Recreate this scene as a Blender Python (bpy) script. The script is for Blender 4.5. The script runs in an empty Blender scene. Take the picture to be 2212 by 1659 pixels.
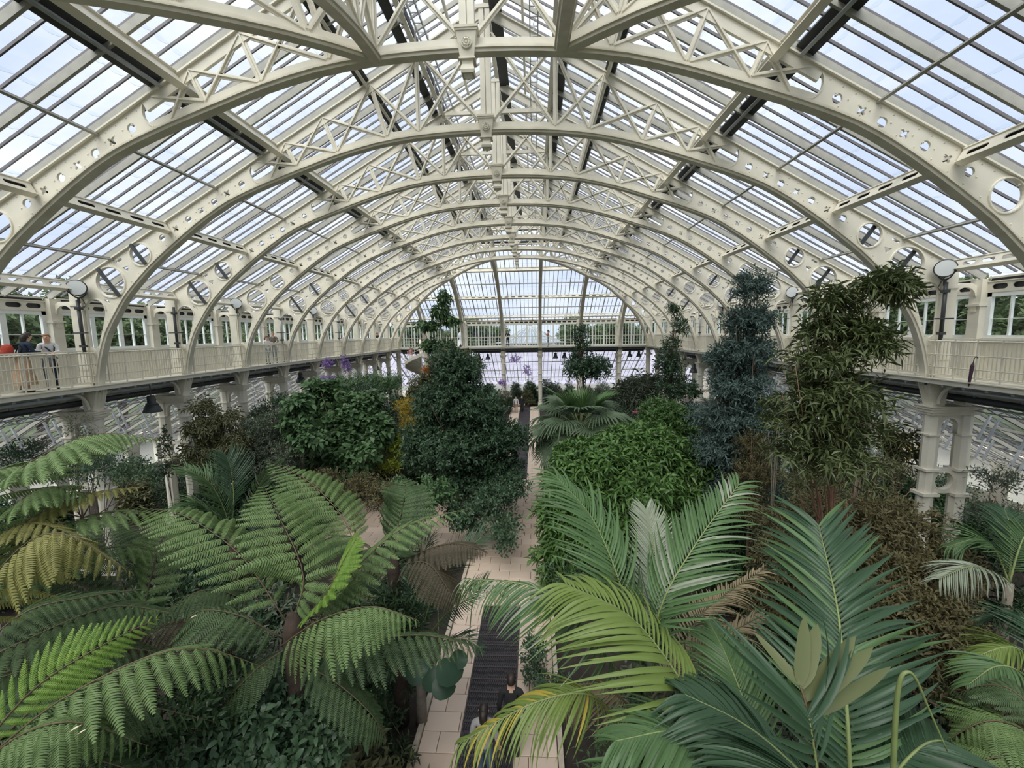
import bpy, bmesh, math, random
import numpy as np
from mathutils import Vector, Matrix, Quaternion
random.seed(7); RNG = np.random.default_rng(7)
SC = bpy.context.scene; COL = SC.collection
G = 6.6                      # gallery floor above the ground, metres
BAY = 3.66
Y1 = 9.82                    # first full arch
YM = 22.63                   # middle of the nave
YF = 2 * YM - Y1             # last full arch
YE = 45.4                    # far gallery edge
W = 13.0                     # half width of the nave

# ------------------------------------------------------------------ camera
FPX, YAW, PIT, ROL, CX, CZ = 929.0, 0.0525, 0.1187, -0.0158, 1.342, G + 1.514
_right = Vector((math.cos(YAW), math.sin(YAW), 0))
_f0 = Vector((-math.sin(YAW), math.cos(YAW), 0)); _up = Vector((0, 0, 1))
_fwd = _f0 * math.cos(PIT) - _up * math.sin(PIT)
_u2 = _up * math.cos(PIT) + _f0 * math.sin(PIT)
_ex = _right * math.cos(ROL) + _u2 * math.sin(ROL)
_ey = _u2 * math.cos(ROL) - _right * math.sin(ROL)
cam_d = bpy.data.cameras.new('camera'); cam = bpy.data.objects.new('camera', cam_d); COL.objects.link(cam)
cam_d.sensor_width = 36; cam_d.lens = 36 * FPX / 2212; cam_d.clip_end = 500; cam_d.clip_start = 0.05
M = Matrix.Identity(4)
for i, a in enumerate((_ex, _ey, -_fwd)):
    M[0][i], M[1][i], M[2][i] = a
M[0][3], M[1][3], M[2][3] = CX, 0, CZ
cam.matrix_world = M; SC.camera = cam
CAM = Vector((CX, 0, CZ))
def at(px, py, Y):           # a point of the photograph at distance Y down the nave -> world
    d = _fwd + _ex * ((px - 1106) / FPX) - _ey * ((py - 829.5) / FPX)
    return CAM + d * (Y / d.y)
def at_z(px, py, z):
    d = _fwd + _ex * ((px - 1106) / FPX) - _ey * ((py - 829.5) / FPX)
    return CAM + d * ((z - CZ) / d.z)

# ------------------------------------------------------------------ sky, sun, exposure
SKY_STRENGTH = 1.12
SUN_STRENGTH = 4.4
SC.view_settings.view_transform = 'Standard'; SC.view_settings.look = 'None'
SC.view_settings.exposure = 0.22; SC.view_settings.gamma = 1.0; SC.view_settings.use_curve_mapping = False
wd = bpy.data.worlds.new('overcast_sky'); SC.world = wd; wd.use_nodes = True
nt = wd.node_tree; nt.nodes.clear()
def wn(t, **k):
    n = nt.nodes.new(t)
    for a, b in k.items(): setattr(n, a, b)
    return n
tc = wn('ShaderNodeTexCoord'); mp = wn('ShaderNodeMapping'); mp.inputs['Scale'].default_value = (1, 1, 2.2)
nz = wn('ShaderNodeTexNoise'); nz.inputs['Scale'].default_value = 2.3; nz.inputs['Detail'].default_value = 6; nz.inputs['Roughness'].default_value = .55
cr = wn('ShaderNodeValToRGB')
cr.color_ramp.elements[0].position = .36; cr.color_ramp.elements[0].color = (.58, .66, .83, 1)
cr.color_ramp.elements[1].position = .60; cr.color_ramp.elements[1].color = (.90, .92, .97, 1)
bg = wn('ShaderNodeBackground'); bg.inputs['Strength'].default_value = SKY_STRENGTH
out = wn('ShaderNodeOutputWorld')
nt.links.new(tc.outputs['Generated'], mp.inputs['Vector']); nt.links.new(mp.outputs['Vector'], nz.inputs['Vector'])
nt.links.new(nz.outputs['Fac'], cr.inputs['Fac']); nt.links.new(cr.outputs['Color'], bg.inputs['Color']); nt.links.new(bg.outputs['Background'], out.inputs['Surface'])
sd = bpy.data.lights.new('hazy_sun', 'SUN'); sun = bpy.data.objects.new('hazy_sun', sd); COL.objects.link(sun)
sd.energy = SUN_STRENGTH; sd.angle = math.radians(55); sd.color = (1.0, .96, .88)
sun.rotation_euler = Vector((-.22, -.55, .80)).to_track_quat('Z', 'Y').to_euler()
sun.location = (0, -20, 40)

SC.cycles.transparent_max_bounces = 32

# ------------------------------------------------------------------ helpers
ORD = 'first second third fourth fifth sixth seventh eighth ninth tenth eleventh twelfth thirteenth fourteenth'.split()
def tag(o, label=None, cat=None, group=None, kind=None):
    if label: o['label'] = label
    if cat: o['category'] = cat
    if group: o['group'] = group
    if kind: o['kind'] = kind
    return o
def link(name, data, parent=None, loc=None, rz=None):
    o = bpy.data.objects.new(name, data); COL.objects.link(o)
    if parent is not None: o.parent = parent
    if loc is not None: o.location = loc
    if rz is not None: o.rotation_euler = (0, 0, rz)
    return o
def empty(name, loc=(0, 0, 0), rz=0, label=None, cat=None, group=None, kind=None):
    o = link(name, None, None, loc, rz); o.empty_display_size = .2
    return tag(o, label, cat, group, kind)
def copy_tree(root, loc=None, rz=None):
    def cp(o, par):
        c = o.copy(); COL.objects.link(c)
        if par is not None: c.parent = par
        for ch in KIDS.get(o, ()): cp(ch, c)
        return c
    KIDS = {}
    for ch in root.children_recursive: KIDS.setdefault(ch.parent, []).append(ch)
    r = cp(root, None)
    if loc is not None: r.location = loc
    if rz is not None: r.rotation_euler = (0, 0, rz)
    return r

class MB:
    """collects geometry for one mesh"""
    def __init__(s): s.v = []; s.f = []; s.m = []
    def add(s, vs, fs, mi=0):
        b = len(s.v); s.v.extend(tuple(v) for v in vs)
        s.f.extend(tuple(i + b for i in f) for f in fs); s.m.extend([mi] * len(fs)); return s
    def box(s, c, d, mi=0, rz=0):
        x, y, z = d[0] / 2, d[1] / 2, d[2] / 2; k, n = math.cos(rz), math.sin(rz)
        P = [(a * x, b * y, e * z) for e in (-1, 1) for b in (-1, 1) for a in (-1, 1)]
        P = [(c[0] + p[0] * k - p[1] * n, c[1] + p[0] * n + p[1] * k, c[2] + p[2]) for p in P]
        return s.add(P, [(0, 2, 3, 1), (4, 5, 7, 6), (0, 1, 5, 4), (2, 6, 7, 3), (0, 4, 6, 2), (1, 3, 7, 5)], mi)
    def bar(s, p, q, w, h, up=(0, 0, 1), mi=0, w2=None, h2=None):
        p, q = Vector(p), Vector(q); t = (q - p).normalized(); a = t.cross(Vector(up))
        if a.length < 1e-4: a = t.cross(Vector((1, 0, 0)))
        a.normalize(); b = a.cross(t)
        w2 = w if w2 is None else w2; h2 = h if h2 is None else h2
        P = [p + a * (i * w / 2) + b * (j * h / 2) for i, j in ((-1, -1), (1, -1), (1, 1), (-1, 1))]
        P += [q + a * (i * w2 / 2) + b * (j * h2 / 2) for i, j in ((-1, -1), (1, -1), (1, 1), (-1, 1))]
        return s.add(P, [(3, 2, 1, 0), (4, 5, 6, 7), (0, 1, 5, 4), (1, 2, 6, 5), (2, 3, 7, 6), (3, 0, 4, 7)], mi)
    def tube(s, pts, r, n=8, mi=0, cap=True):
        pts = [Vector(p) for p in pts]; rs = list(np.interp(np.linspace(0, 1, len(pts)), np.linspace(0, 1, len(r)), r)) if hasattr(r, '__len__') else [r] * len(pts)
        base = len(s.v); ref = None
        for i, p in enumerate(pts):
            t = (pts[min(i + 1, len(pts) - 1)] - pts[max(i - 1, 0)])
            t = t.normalized() if t.length > 1e-9 else Vector((0, 0, 1))
            if ref is None:
                ref = t.orthogonal().normalized()
            else:
                ref = ref - t * ref.dot(t); ref = ref.normalized() if ref.length > 1e-6 else t.orthogonal().normalized()
            b = t.cross(ref)
            for k in range(n):
                a = 2 * math.pi * k / n
                s.v.append(tuple(p + (ref * math.cos(a) + b * math.sin(a)) * rs[i]))
        for i in range(len(pts) - 1):
            for k in range(n):
                k2 = (k + 1) % n
                s.f.append((base + i * n + k, base + i * n + k2, base + (i + 1) * n + k2, base + (i + 1) * n + k)); s.m.append(mi)
        if cap:
            s.f.append(tuple(base + k for k in reversed(range(n)))); s.m.append(mi)
            e = base + (len(pts) - 1) * n; s.f.append(tuple(e + k for k in range(n))); s.m.append(mi)
        return s
    def lathe(s, prof, n=16, c=(0, 0, 0), mi=0):
        b = len(s.v)
        for r, z in prof:
            for k in range(n):
                a = 2 * math.pi * k / n
                s.v.append((c[0] + r * math.cos(a), c[1] + r * math.sin(a), c[2] + z))
        for i in range(len(prof) - 1):
            for k in range(n):
                k2 = (k + 1) % n
                s.f.append((b + i * n + k, b + i * n + k2, b + (i + 1) * n + k2, b + (i + 1) * n + k)); s.m.append(mi)
        s.f.append(tuple(b + k for k in reversed(range(n)))); s.m.append(mi)
        e = b + (len(prof) - 1) * n; s.f.append(tuple(e + k for k in range(n))); s.m.append(mi)
        return s
    def ring(s, c, R, r, axis='y', n=24, k=6, a0=0, a1=2 * math.pi, mi=0):
        full = abs(a1 - a0 - 2 * math.pi) < 1e-6; pts = []
        m = n if full else n + 1
        b = len(s.v)
        for i in range(m):
            a = a0 + (a1 - a0) * i / n
            for j in range(k):
                q = 2 * math.pi * j / k; d = R + r * math.cos(q); o = r * math.sin(q)
                if axis == 'y': s.v.append((c[0] + d * math.cos(a), c[1] + o, c[2] + d * math.sin(a)))
                elif axis == 'x': s.v.append((c[0] + o, c[1] + d * math.cos(a), c[2] + d * math.sin(a)))
                else: s.v.append((c[0] + d * math.cos(a), c[1] + d * math.sin(a), c[2] + o))
        for i in range(n if full else n):
            i2 = (i + 1) % m if full else i + 1
            for j in range(k):
                j2 = (j + 1) % k
                s.f.append((b + i * k + j, b + i * k + j2, b + i2 * k + j2, b + i2 * k + j)); s.m.append(mi)
        return s
    def mesh(s, name, mats, smooth=False):
        me = bpy.data.meshes.new(name); me.from_pydata(s.v, [], s.f)
        for m in (mats if isinstance(mats, (list, tuple)) else [mats]): me.materials.append(m)
        if any(s.m): me.polygons.foreach_set('material_index', s.m)
        if smooth: me.polygons.foreach_set('use_smooth', [True] * len(s.f))
        me.update(); return me
    def build(s, name, mats, parent=None, smooth=False, loc=None, rz=None):
        return link(name, s.mesh(name, mats, smooth), parent, loc, rz)

def circle_pts(c, r, n=24, a0=0, a1=2 * math.pi):
    return [(c[0] + r * math.cos(a0 + (a1 - a0) * i / n), c[1] + r * math.sin(a0 + (a1 - a0) * i / n)) for i in range(n)]
def oblong(c, w, h, rot=0, n=5):
    r = h / 2; P = []
    for sx, b in ((1, -math.pi / 2), (-1, math.pi / 2)):
        for i in range(n + 1):
            a = b + math.pi * i / n; P.append((sx * (w / 2 - r) + r * math.cos(a), r * math.sin(a)))
    k, q = math.cos(rot), math.sin(rot)
    return [(c[0] + x * k - y * q, c[1] + x * q + y * k) for x, y in P]
def plate(name, outline, holes, th, mats, plane='xz'):
    """flat iron plate with real holes, in the plane named, thickness th about it"""
    cu = bpy.data.curves.new(name + '_tmp', 'CURVE'); cu.dimensions = '2D'; cu.fill_mode = 'BOTH'; cu.extrude = th / 2
    for poly in [outline] + list(holes):
        sp = cu.splines.new('POLY'); sp.points.add(len(poly) - 1); sp.use_cyclic_u = True
        for p, q in zip(sp.points, poly): p.co = (q[0], q[1], 0, 1)
    ob = bpy.data.objects.new(name + '_tmp', cu)
    me = bpy.data.meshes.new_from_object(ob); bpy.data.objects.remove(ob); bpy.data.curves.remove(cu)
    me.name = name; n = len(me.vertices); co = np.empty(n * 3); me.vertices.foreach_get('co', co); co = co.reshape(n, 3)
    o = np.empty_like(co)
    if plane == 'xz': o[:, 0], o[:, 1], o[:, 2] = co[:, 0], -co[:, 2], co[:, 1]
    elif plane == 'yz': o[:, 0], o[:, 1], o[:, 2] = co[:, 2], co[:, 0], co[:, 1]
    else: o = co
    me.vertices.foreach_set('co', o.ravel()); me.materials.clear()
    for m in (mats if isinstance(mats, (list, tuple)) else [mats]): me.materials.append(m)
    me.update(); return me

# ------------------------------------------------------------------ materials
def mat(name, col, rough=.6, metal=0, noise=0, nscale=6, bump=0, col2=None, spec=.5, coord='Object', detail=4):
    m = bpy.data.materials.new(name); m.use_nodes = True; n = m.node_tree; b = n.nodes['Principled BSDF']
    b.inputs['Base Color'].default_value = (*col, 1); b.inputs['Roughness'].default_value = rough; b.inputs['Metallic'].default_value = metal
    b.inputs['Specular IOR Level'].default_value = spec
    if noise or bump:
        t = n.nodes.new('ShaderNodeTexCoord'); x = n.nodes.new('ShaderNodeTexNoise'); x.inputs['Scale'].default_value = nscale; x.inputs['Detail'].default_value = detail
        n.links.new(t.outputs[coord], x.inputs['Vector'])
        if noise:
            r = n.nodes.new('ShaderNodeValToRGB'); c2 = col2 or tuple(c * (1 - noise) for c in col)
            r.color_ramp.elements[0].position = .32; r.color_ramp.elements[0].color = (*c2, 1)
            r.color_ramp.elements[1].position = .62; r.color_ramp.elements[1].color = (*col, 1)
            n.links.new(x.outputs['Fac'], r.inputs['Fac']); n.links.new(r.outputs['Color'], b.inputs['Base Color'])
        if bump:
            q = n.nodes.new('ShaderNodeBump'); q.inputs['Strength'].default_value = bump; q.inputs['Distance'].default_value = .02
            n.links.new(x.outputs['Fac'], q.inputs['Height']); n.links.new(q.outputs['Normal'], b.inputs['Normal'])
    return m
CREAM = mat('cream_paint', (.75, .715, .615), .5, noise=.08, nscale=3)
CREAM2 = mat('cream_paint_weathered', (.72, .68, .575), .6, noise=.18, nscale=3, col2=(.61, .57, .47), bump=.1)
WHITE = mat('pale_window_paint', (.80, .83, .82), .5, noise=.06)
BARM = mat('glazing_bar_backlit_tone', (.14, .135, .15), .5, noise=.15)  # bars taken as cream; their backlit darkness is put into the base colour
RAFT = mat('rafter_shade_tone', (.34, .335, .30), .55, noise=.12)  # cream rafters darkened: shade on their faces put into the colour
DARK = mat('dark_iron', (.045, .05, .055), .45, noise=.3)
VENT = mat('vent_board_and_slot_shade', (.05, .055, .06), .6, noise=.3)
STEEL = mat('galvanised_steel', (.45, .48, .52), .4, metal=.4, noise=.2)
EDGE = mat('glass_edge', (.30, .34, .36), .4)
LAMPG = mat('lamp_glass', (.62, .66, .68), .12)
def glass(name, tint=(.93, .96, .97)):
    """thin clear sheet: lets the light through and mirrors a little more of it at grazing angles"""
    m = bpy.data.materials.new(name); m.use_nodes = True; n = m.node_tree; n.nodes.clear()
    o = n.nodes.new('ShaderNodeOutputMaterial'); t = n.nodes.new('ShaderNodeBsdfTransparent'); t.inputs['Color'].default_value = (*tint, 1)
    g = n.nodes.new('ShaderNodeBsdfGlossy'); g.inputs['Roughness'].default_value = .08
    f = n.nodes.new('ShaderNodeLayerWeight'); f.inputs['Blend'].default_value = .5
    p = n.nodes.new('ShaderNodeMath'); p.operation = 'POWER'; p.inputs[1].default_value = 5
    q = n.nodes.new('ShaderNodeMath'); q.operation = 'MULTIPLY_ADD'; q.inputs[1].default_value = .35; q.inputs[2].default_value = .02
    n.links.new(f.outputs['Facing'], p.inputs[0]); n.links.new(p.outputs[0], q.inputs[0])
    x = n.nodes.new('ShaderNodeMixShader'); n.links.new(q.outputs[0], x.inputs['Fac']); n.links.new(t.outputs[0], x.inputs[1]); n.links.new(g.outputs[0], x.inputs[2])
    n.links.new(x.outputs[0], o.inputs['Surface']); return m
GLASS = glass('roof_glass', (.97, .985, .99)); WGLASS = glass('window_glass', (.90, .94, .95))
# ================================================================== arched iron ribs
TOPL = lambda s: 10.83 - .56 * s           # upper edge of the ribs, above the gallery floor
ROOF = lambda s: 11.10 - .56 * s           # the glass
_IN = [(13.02, -.12), (12.99, .1), (12.88, .6), (12.71, 1.14), (12.47, 1.69), (12.13, 2.22), (11.72, 2.78), (11.36, 3.16), (10.8, 3.69), (10.1, 4.24), (9.42, 4.74),
       (8.7, 5.22), (7.97, 5.63), (7.1, 5.98), (6.2, 6.29), (5.3, 6.58), (4.5, 6.83), (3.3, 7.12), (2.1, 7.28), (1., 7.35), (0., 7.37)]
def spline(P, per=3):
    P = [np.array(p, float) for p in P]; o = []
    for i in range(len(P) - 1):
        a, b, c, d = P[max(i - 1, 0)], P[i], P[i + 1], P[min(i + 2, len(P) - 1)]
        for k in range(per):
            t = k / per
            o.append(.5 * ((2 * b) + (c - a) * t + (2 * a - 5 * b + 4 * c - d) * t * t + (3 * b - a - 3 * c + d) * t ** 3))
    return o + [P[-1]]
INTR = spline(_IN, 2)
def offset(P, d):            # towards the roof
    o = []
    for i, p in enumerate(P):
        t = P[min(i + 1, len(P) - 1)] - P[max(i - 1, 0)]; t = t / np.hypot(*t)
        o.append(p + np.array([-t[1], t[0]]) * -d)
    return o
IN15, IN34 = offset(INTR, .14), offset(INTR, .34)
def zin(s, P): 
    xs = [p[0] for p in P][::-1]; zs = [p[1] for p in P][::-1]; return float(np.interp(s, xs, zs))
def quatre(c, a=.078):
    return [(c[0] + (a + .030 * math.cos(4 * t)) * math.cos(t + .5), c[1] + (a + .030 * math.cos(4 * t)) * math.sin(t + .5)) for t in [2 * math.pi * i / 32 for i in range(32)]]
BRACES = [((7.05, 6.82), (5.87, 6.69)), ((6.68, 6.30), (6.16, 7.30)), ((6.16, 7.34), (5.87, 6.69)), ((6.16, 7.34), (4.60, 7.02)), ((5.83, 6.69), (4.95, 8.0)), ((4.95, 8.02), (4.56, 7.04)),
          ((4.95, 8.02), (3.06, 7.40)), ((4.52, 7.05), (3.43, 8.88)), ((3.43, 8.88), (3.02, 7.42)), ((3.43, 8.88), (2.08, 7.55)), ((2.98, 7.42), (2.05, 9.55)), ((2.03, 9.66), (2.03, 7.52)), ((1.95, 9.66), (.22, 7.78)), ((1.98, 7.55), (.18, 10.1))]
def half_rib(s0, full=False):
    """parts of one half arch from s0 (0 = crown) to the gallery: list of (part name, mesh, kind)"""
    R = []
    # soffit moulding
    path = [p for p in INTR if p[0] >= s0 - 1e-6]
    if path[-1][0] > s0 + 1e-3: path.append(np.array([s0, zin(s0, INTR)]))
    prof_ = [(-.105, 0), (.105, 0), (.12, .045), (.155, .06), (.155, .085), (.105, .10), (.105, .13), (.07, .145), (.07, .17), (-.07, .17), (-.07, .145), (-.105, .13), (-.105, .10), (-.155, .085), (-.155, .06), (-.12, .045)]
    mb = MB(); k = len(prof_)
    for i, p in enumerate(path):
        t = path[min(i + 1, len(path) - 1)] - path[max(i - 1, 0)]; t = t / np.hypot(*t); n = np.array([t[1], -t[0]])
        if i == len(path) - 1 and full: n = np.array([0., 1.])
        for y, d in prof_: mb.v.append((p[0] + n[0] * d, y, p[1] + n[1] * d))
    for i in range(len(path) - 1):
        for j in range(k):
            j2 = (j + 1) % k; mb.f.append((i * k + j, i * k + j2, (i + 1) * k + j2, (i + 1) * k + j)); mb.m.append(0)
    mb.f.append(tuple(range(k))[::-1]); mb.m.append(0); mb.f.append(tuple((len(path) - 1) * k + j for j in range(k))); mb.m.append(0)
    R.append(('arch_moulding', mb.mesh('arch_moulding', CREAM2), None))
    # perforated web plate
    sA = max(s0 + .3, 7.1); lower = [p for p in IN15 if p[0] > sA and p[1] >= -.02][::-1]
    ol = [(13.65, -.02), (13.65, TOPL(13.65)), (sA, TOPL(sA))]
    if s0 < 6.9:
        ol += circle_pts((6.98, 6.53), .33, 12, math.radians(68), math.radians(-72))
    ol += [(sA, zin(sA, IN15))] + [tuple(p) for p in lower]
    if s0 < 6.9:
        ol = [(13.65, -.02), (13.65, TOPL(13.65)), (7.1, TOPL(7.1))] + circle_pts((6.98, 6.53), .33, 12, math.radians(68), math.radians(-72)) + [(7.08, zin(7.08, IN15))] + [tuple(p) for p in lower]
    holes = [circle_pts((12.23, 3.33), .46, 28), circle_pts((11.13, 4.17), .33, 24), oblong((11.88, 4.0), .26, .07, -.5)]
    ar = circle_pts((12.87, 2.45), .33, 12, 0, math.pi)
    holes.append([(13.05, 1.16), (13.2, 1.28), (13.2, 2.45)] + ar[1:] + [(12.54, 2.45), (12.6, 2.15), (12.76, 1.72), (12.9, 1.32)])
    holes.append([(11.62, 3.62), (11.78, 3.78), (11.57, 3.83)]); holes.append([(12.33, 2.62), (12.55, 2.78), (12.4, 2.8)])
    for i, c in enumerate([(10.35, 4.66), (9.88, 4.93), (9.43, 5.2), (8.99, 5.45), (8.54, 5.69), (8.11, 5.93), (7.61, 6.19)]):
        if c[0] > sA + .15: holes.append(quatre(c) if i % 2 else circle_pts(c, .105, 16))
    if s0 > 9: holes = [h for h in holes if min(q[0] for q in h) > sA + .12]
    R.append(('web_plate', plate('web_plate', ol, holes, .05, CREAM), None))
    # rims round the openings
    rims = [((12.23, 3.33), .49, .035, 28, 0, 2 * math.pi), ((12.87, 2.45), .36, .03, 14, 0, math.pi)]
    if sA < 10.6: rims.append(((11.13, 4.17), .355, .03, 24, 0, 2 * math.pi))
    if s0 < 6.9: rims.append(((6.98, 6.53), .345, .022, 14, math.radians(-72), math.radians(68)))
    for c, R_, r_, n_, a0, a1 in rims:
        mb = MB(); b0 = len(mb.v)
        # one band that wraps the plate edge and stands proud on both faces
        mb.ring((c[0], 0, c[1]), R_, r_, 'y', n_, 6, a0, a1); mb.v = [(x, y * 2.1, z) for x, y, z in mb.v]
        R.append(('rim_moulding', mb.mesh('rim_moulding', CREAM), None))
    mb = MB()
    pts = []
    s = sA + .35
    while s < 13.3: pts.append((s, TOPL(s) - .10)); s += .26
    P28 = offset(INTR, .24); acc = 0
    for a, b in zip(P28[:-1], P28[1:]):
        acc += np.hypot(*(b - a))
        if acc > .24 and a[0] > sA + .2 and a[1] > .3: pts.append(tuple(a)); acc = 0
    s = sA + .5
    while s < 10.6: pts.append((s, .5 * (TOPL(s) - .1 + zin(s, P28)))); s += .222
    for (x, z) in pts:
        for sg in (-1, 1):
            y0, y1_ = sg * .024, sg * .044; r = .022
            q = [(x - r, y0, z - r), (x + r, y0, z - r), (x + r, y0, z + r), (x - r, y0, z + r), (x, y1_, z)]
            mb.add(q, [(0, 1, 4), (1, 2, 4), (2, 3, 4), (3, 0, 4)] if sg < 0 else [(1, 0, 4), (2, 1, 4), (3, 2, 4), (0, 3, 4)])
    R.append(('rivet', mb.mesh('rivet', CREAM2), 'stuff'))
    mb = MB(); mb.box((13.45, 0, 1.55), (.40, .2, 3.1)); mb.box((13.45, 0, 2.62), (.46, .26, .06)); mb.box((13.45, 0, .12), (.48, .28, .24)); mb.box((13.45, 0, 1.45), (.30, .24, 1.9))
    R.append(('post', mb.mesh('post', CREAM), None))
    # flange on the upper edge, bars of the lattice
    st = max(s0, 0.0)
    mb = MB(); mb.bar((st, 0, TOPL(st) + .015), (13.7, 0, TOPL(13.7) + .015), .18, .035)
    R.append(('top_flange', mb.mesh('top_flange', CREAM), None))
    if s0 < 6.9:
        mb = MB(); mb.bar((st, 0, TOPL(st) - .13), (7.25, 0, TOPL(7.25) - .13), .07, .24)
        R.append(('top_chord', mb.mesh('top_chord', CREAM), None))
        pa = [(s_, zin(s_, IN15)) for s_ in np.linspace(7.3, st, 14)]; pb = [(s_, zin(s_, IN34) - .02) for s_ in np.linspace(st, 7.3, 14)]
        if full: pb[0] = (st, 7.69)
        R.append(('lower_chord', plate('lower_chord', pa + pb, [], .055, CREAM), None))
        for a, b in BRACES:
            if min(a[0], b[0]) < s0 - .01: continue
            m2 = MB(); w = .085 if abs(a[0] - b[0]) > .6 else .10
            m2.bar((a[0], 0, a[1]), (b[0], 0, b[1]), .03, w + .03); m2.bar((a[0], 0, a[1]), (b[0], 0, b[1]), .11, .03)
            R.append(('brace', m2.mesh('brace', CREAM), None))
    return R
HALF = {0: half_rib(0, True), 2: half_rib(2.0), 6: half_rib(6.0), 10: half_rib(10.0)}
def add_half(root, key, rz=0, sx=1.0):
    for nm, me, kd in HALF[key]:
        o = link(nm, me, root, None, rz)
        if sx != 1.0: o.scale = (sx, 1, 1)
        if kd: o['kind'] = kd
    # slim dark rods that work the vents, behind the round openings
_kp = MB()
for sx in (-1, 1): _kp.box((sx * .085, 0, 9.25), (.145, .16, 2.96))
_kp.box((0, .03, 9.25), (.05, .12, 2.96)); _kp.box((0, 0, 10.78), (.5, .2, .1))
KING = _kp.mesh('king_post', CREAM)
_b = MB()
_b.box((0, 0, 7.79), (.50, .5, .05)); _b.box((0, 0, 7.745), (.46, .46, .04))
def frus(mb, z0, a0, z1, a1, mi=0):
    P = [(x * a0 / 2, y * a0 / 2, z0) for x, y in ((-1, -1), (1, -1), (1, 1), (-1, 1))] + [(x * a1 / 2, y * a1 / 2, z1) for x, y in ((-1, -1), (1, -1), (1, 1), (-1, 1))]
    mb.add(P, [(3, 2, 1, 0), (4, 5, 6, 7), (0, 1, 5, 4), (1, 2, 6, 5), (2, 3, 7, 6), (3, 0, 4, 7)], mi)
frus(_b, 7.725, .42, 7.25, .30); frus(_b, 7.25, .34, 7.215, .34); frus(_b, 7.215, .25, 7.13, .22); frus(_b, 7.13, .24, 7.02, .30); frus(_b, 7.02, .30, 6.96, .26); frus(_b, 6.96, .18, 6.89, .04)
BOSS = _b.mesh('keystone_boss', CREAM2)
_r = MB()
for k in range(10):
    a = 2 * math.pi * k / 10; c, s = math.cos(a), math.sin(a)
    _r.add([(.02 * c, -.20, 7.5 + .02 * s), (.06 * c - .022 * s, -.235, 7.5 + .06 * s + .022 * c), (.10 * c, -.215, 7.5 + .10 * s), (.06 * c + .022 * s, -.235, 7.5 + .06 * s - .022 * c)], [(0, 1, 2, 3)])
_r.ring((0, -.2, 7.5), .105, .014, 'y', 18, 5); _r.ring((0, -.225, 7.5), .016, .014, 'y', 10, 5)
ROSE = _r.mesh('rosette', CREAM2)
_cb = MB(); _cb.bar((-2.0, 0, 9.72), (2.0, 0, 9.72), .12, .14); COLLAR = _cb.mesh('collar_beam', CREAM)
_sr = MB()
for p, q in (((12.55, 3.75), (11.93, 2.88)), ((11.36, 4.47), (10.93, 3.86))): _sr.bar((p[0], .1, p[1]), (q[0], .1, q[1]), .05, .11)
for k in range(8):
    Y = Y1 + BAY * k
    r = empty('roof_arch', (0, Y, G), 0, f'cream riveted iron roof arch with lattice crown, {ORD[k]} from the near end of the nave', 'roof arch', 'iron roof arches')
    add_half(r, 0, 0); add_half(r, 0, math.pi)
    link('king_post', KING, r); bo = link('keystone_boss', BOSS, r); link('rosette', ROSE, bo); link('collar_beam', COLLAR, r)
    if k in (1, 2, 4, 6):
        m_ = _sr.mesh('vent_rod', DARK); link('vent_rod', m_, r); link('vent_rod', m_, r, None, math.pi)
# finial under the last crown
_f = MB(); _f.lathe([(.02, -.32), (.07, -.26), (.03, -.2), (.09, -.12), (.05, -.06), (.12, 0)], 12)
fo = link('finial', _f.mesh('finial', CREAM2, True), bo, (0, 0, 6.9))
# hip ends: two straight half arches and two diagonal ones at either end, and jack arches
def arm(name, loc, rz, key, sx, label):
    r = empty(name, loc, rz, label, 'roof arch', 'hip-end arches'); add_half(r, key, 0, sx); return r
DIAG = math.hypot(1, 1 / 1.1); DA = math.atan2(1 / 1.1, 1)
for end, yj, sg in (('near', Y1, -1), ('far', YF, 1)):
    yb = yj - sg * 2 / 1.1          # where s = 0 would lie on the straight arms
    for sx, nm in ((-1, 'left'), (1, 'right')):
        arm('hip_arch', (sx * 1.97, yb, G), sg * math.pi / 2, 2, 1 / 1.1, f'straight half arch of the {end} hip end, {nm} of its middle')
        ang = math.atan2(sg / 1.1, sx)
        d0 = Vector((sx * 2, yj, G)) - Vector((math.cos(ang), math.sin(ang), 0)) * 2 * DIAG
        arm('hip_arch', tuple(d0), ang, 2, DIAG, f'diagonal half arch running to the {end} {nm} corner of the nave')
        for d, key in ((BAY, 6), (2 * BAY, 10)):
            arm('jack_arch', (0, yj + sg * d, G), 0 if sx > 0 else math.pi, key, 1, f'short arch on the {nm} gallery, {"next to the last full arch" if key == 6 else "nearest the corner"} at the {end} end')
        for xx, key in ((6.15, 6), (10.3, 10)):
            arm('jack_arch', (sx * xx, yb, G), sg * math.pi / 2, key, 1 / 1.1, f'short arch over the {end} gallery, {nm} side, {"inner" if key == 6 else "outer"} one')

# ================================================================== roof glazing
YN, YFAR = -1.6, 46.86          # outer walls of the clerestory
XW = 14.45
def face_side(sgn):
    def P(u, s, n=0):           # n: along the outward normal
        l = math.hypot(.56, 1); return Vector((sgn * s + sgn * .56 / l * n, u, G + ROOF(s) + n / l))
    def top(u): return max(2.05, 2 + 1.1 * max(0, u - YF, Y1 - u) + .05)
    return P, top, Vector((0, 1, 0)), Vector((sgn, 0, -.56)).normalized(), math.hypot(1, .56)
def face_end(far):
    sg = 1 if far else -1; yj = YF if far else Y1
    l = math.hypot(1 / 1.1, .56)
    def P(u, s, n=0):
        return Vector((u, yj + sg * (s - 2) / 1.1 + sg * .56 / l * n, G + ROOF(s) + n / 1.1 / l))
    def top(u): return max(2.05, abs(u) + .05)
    return P, top, Vector((1, 0, 0)), Vector((0, sg / 1.1, -.56)).normalized(), l
S_EAVE = 14.5
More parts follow.
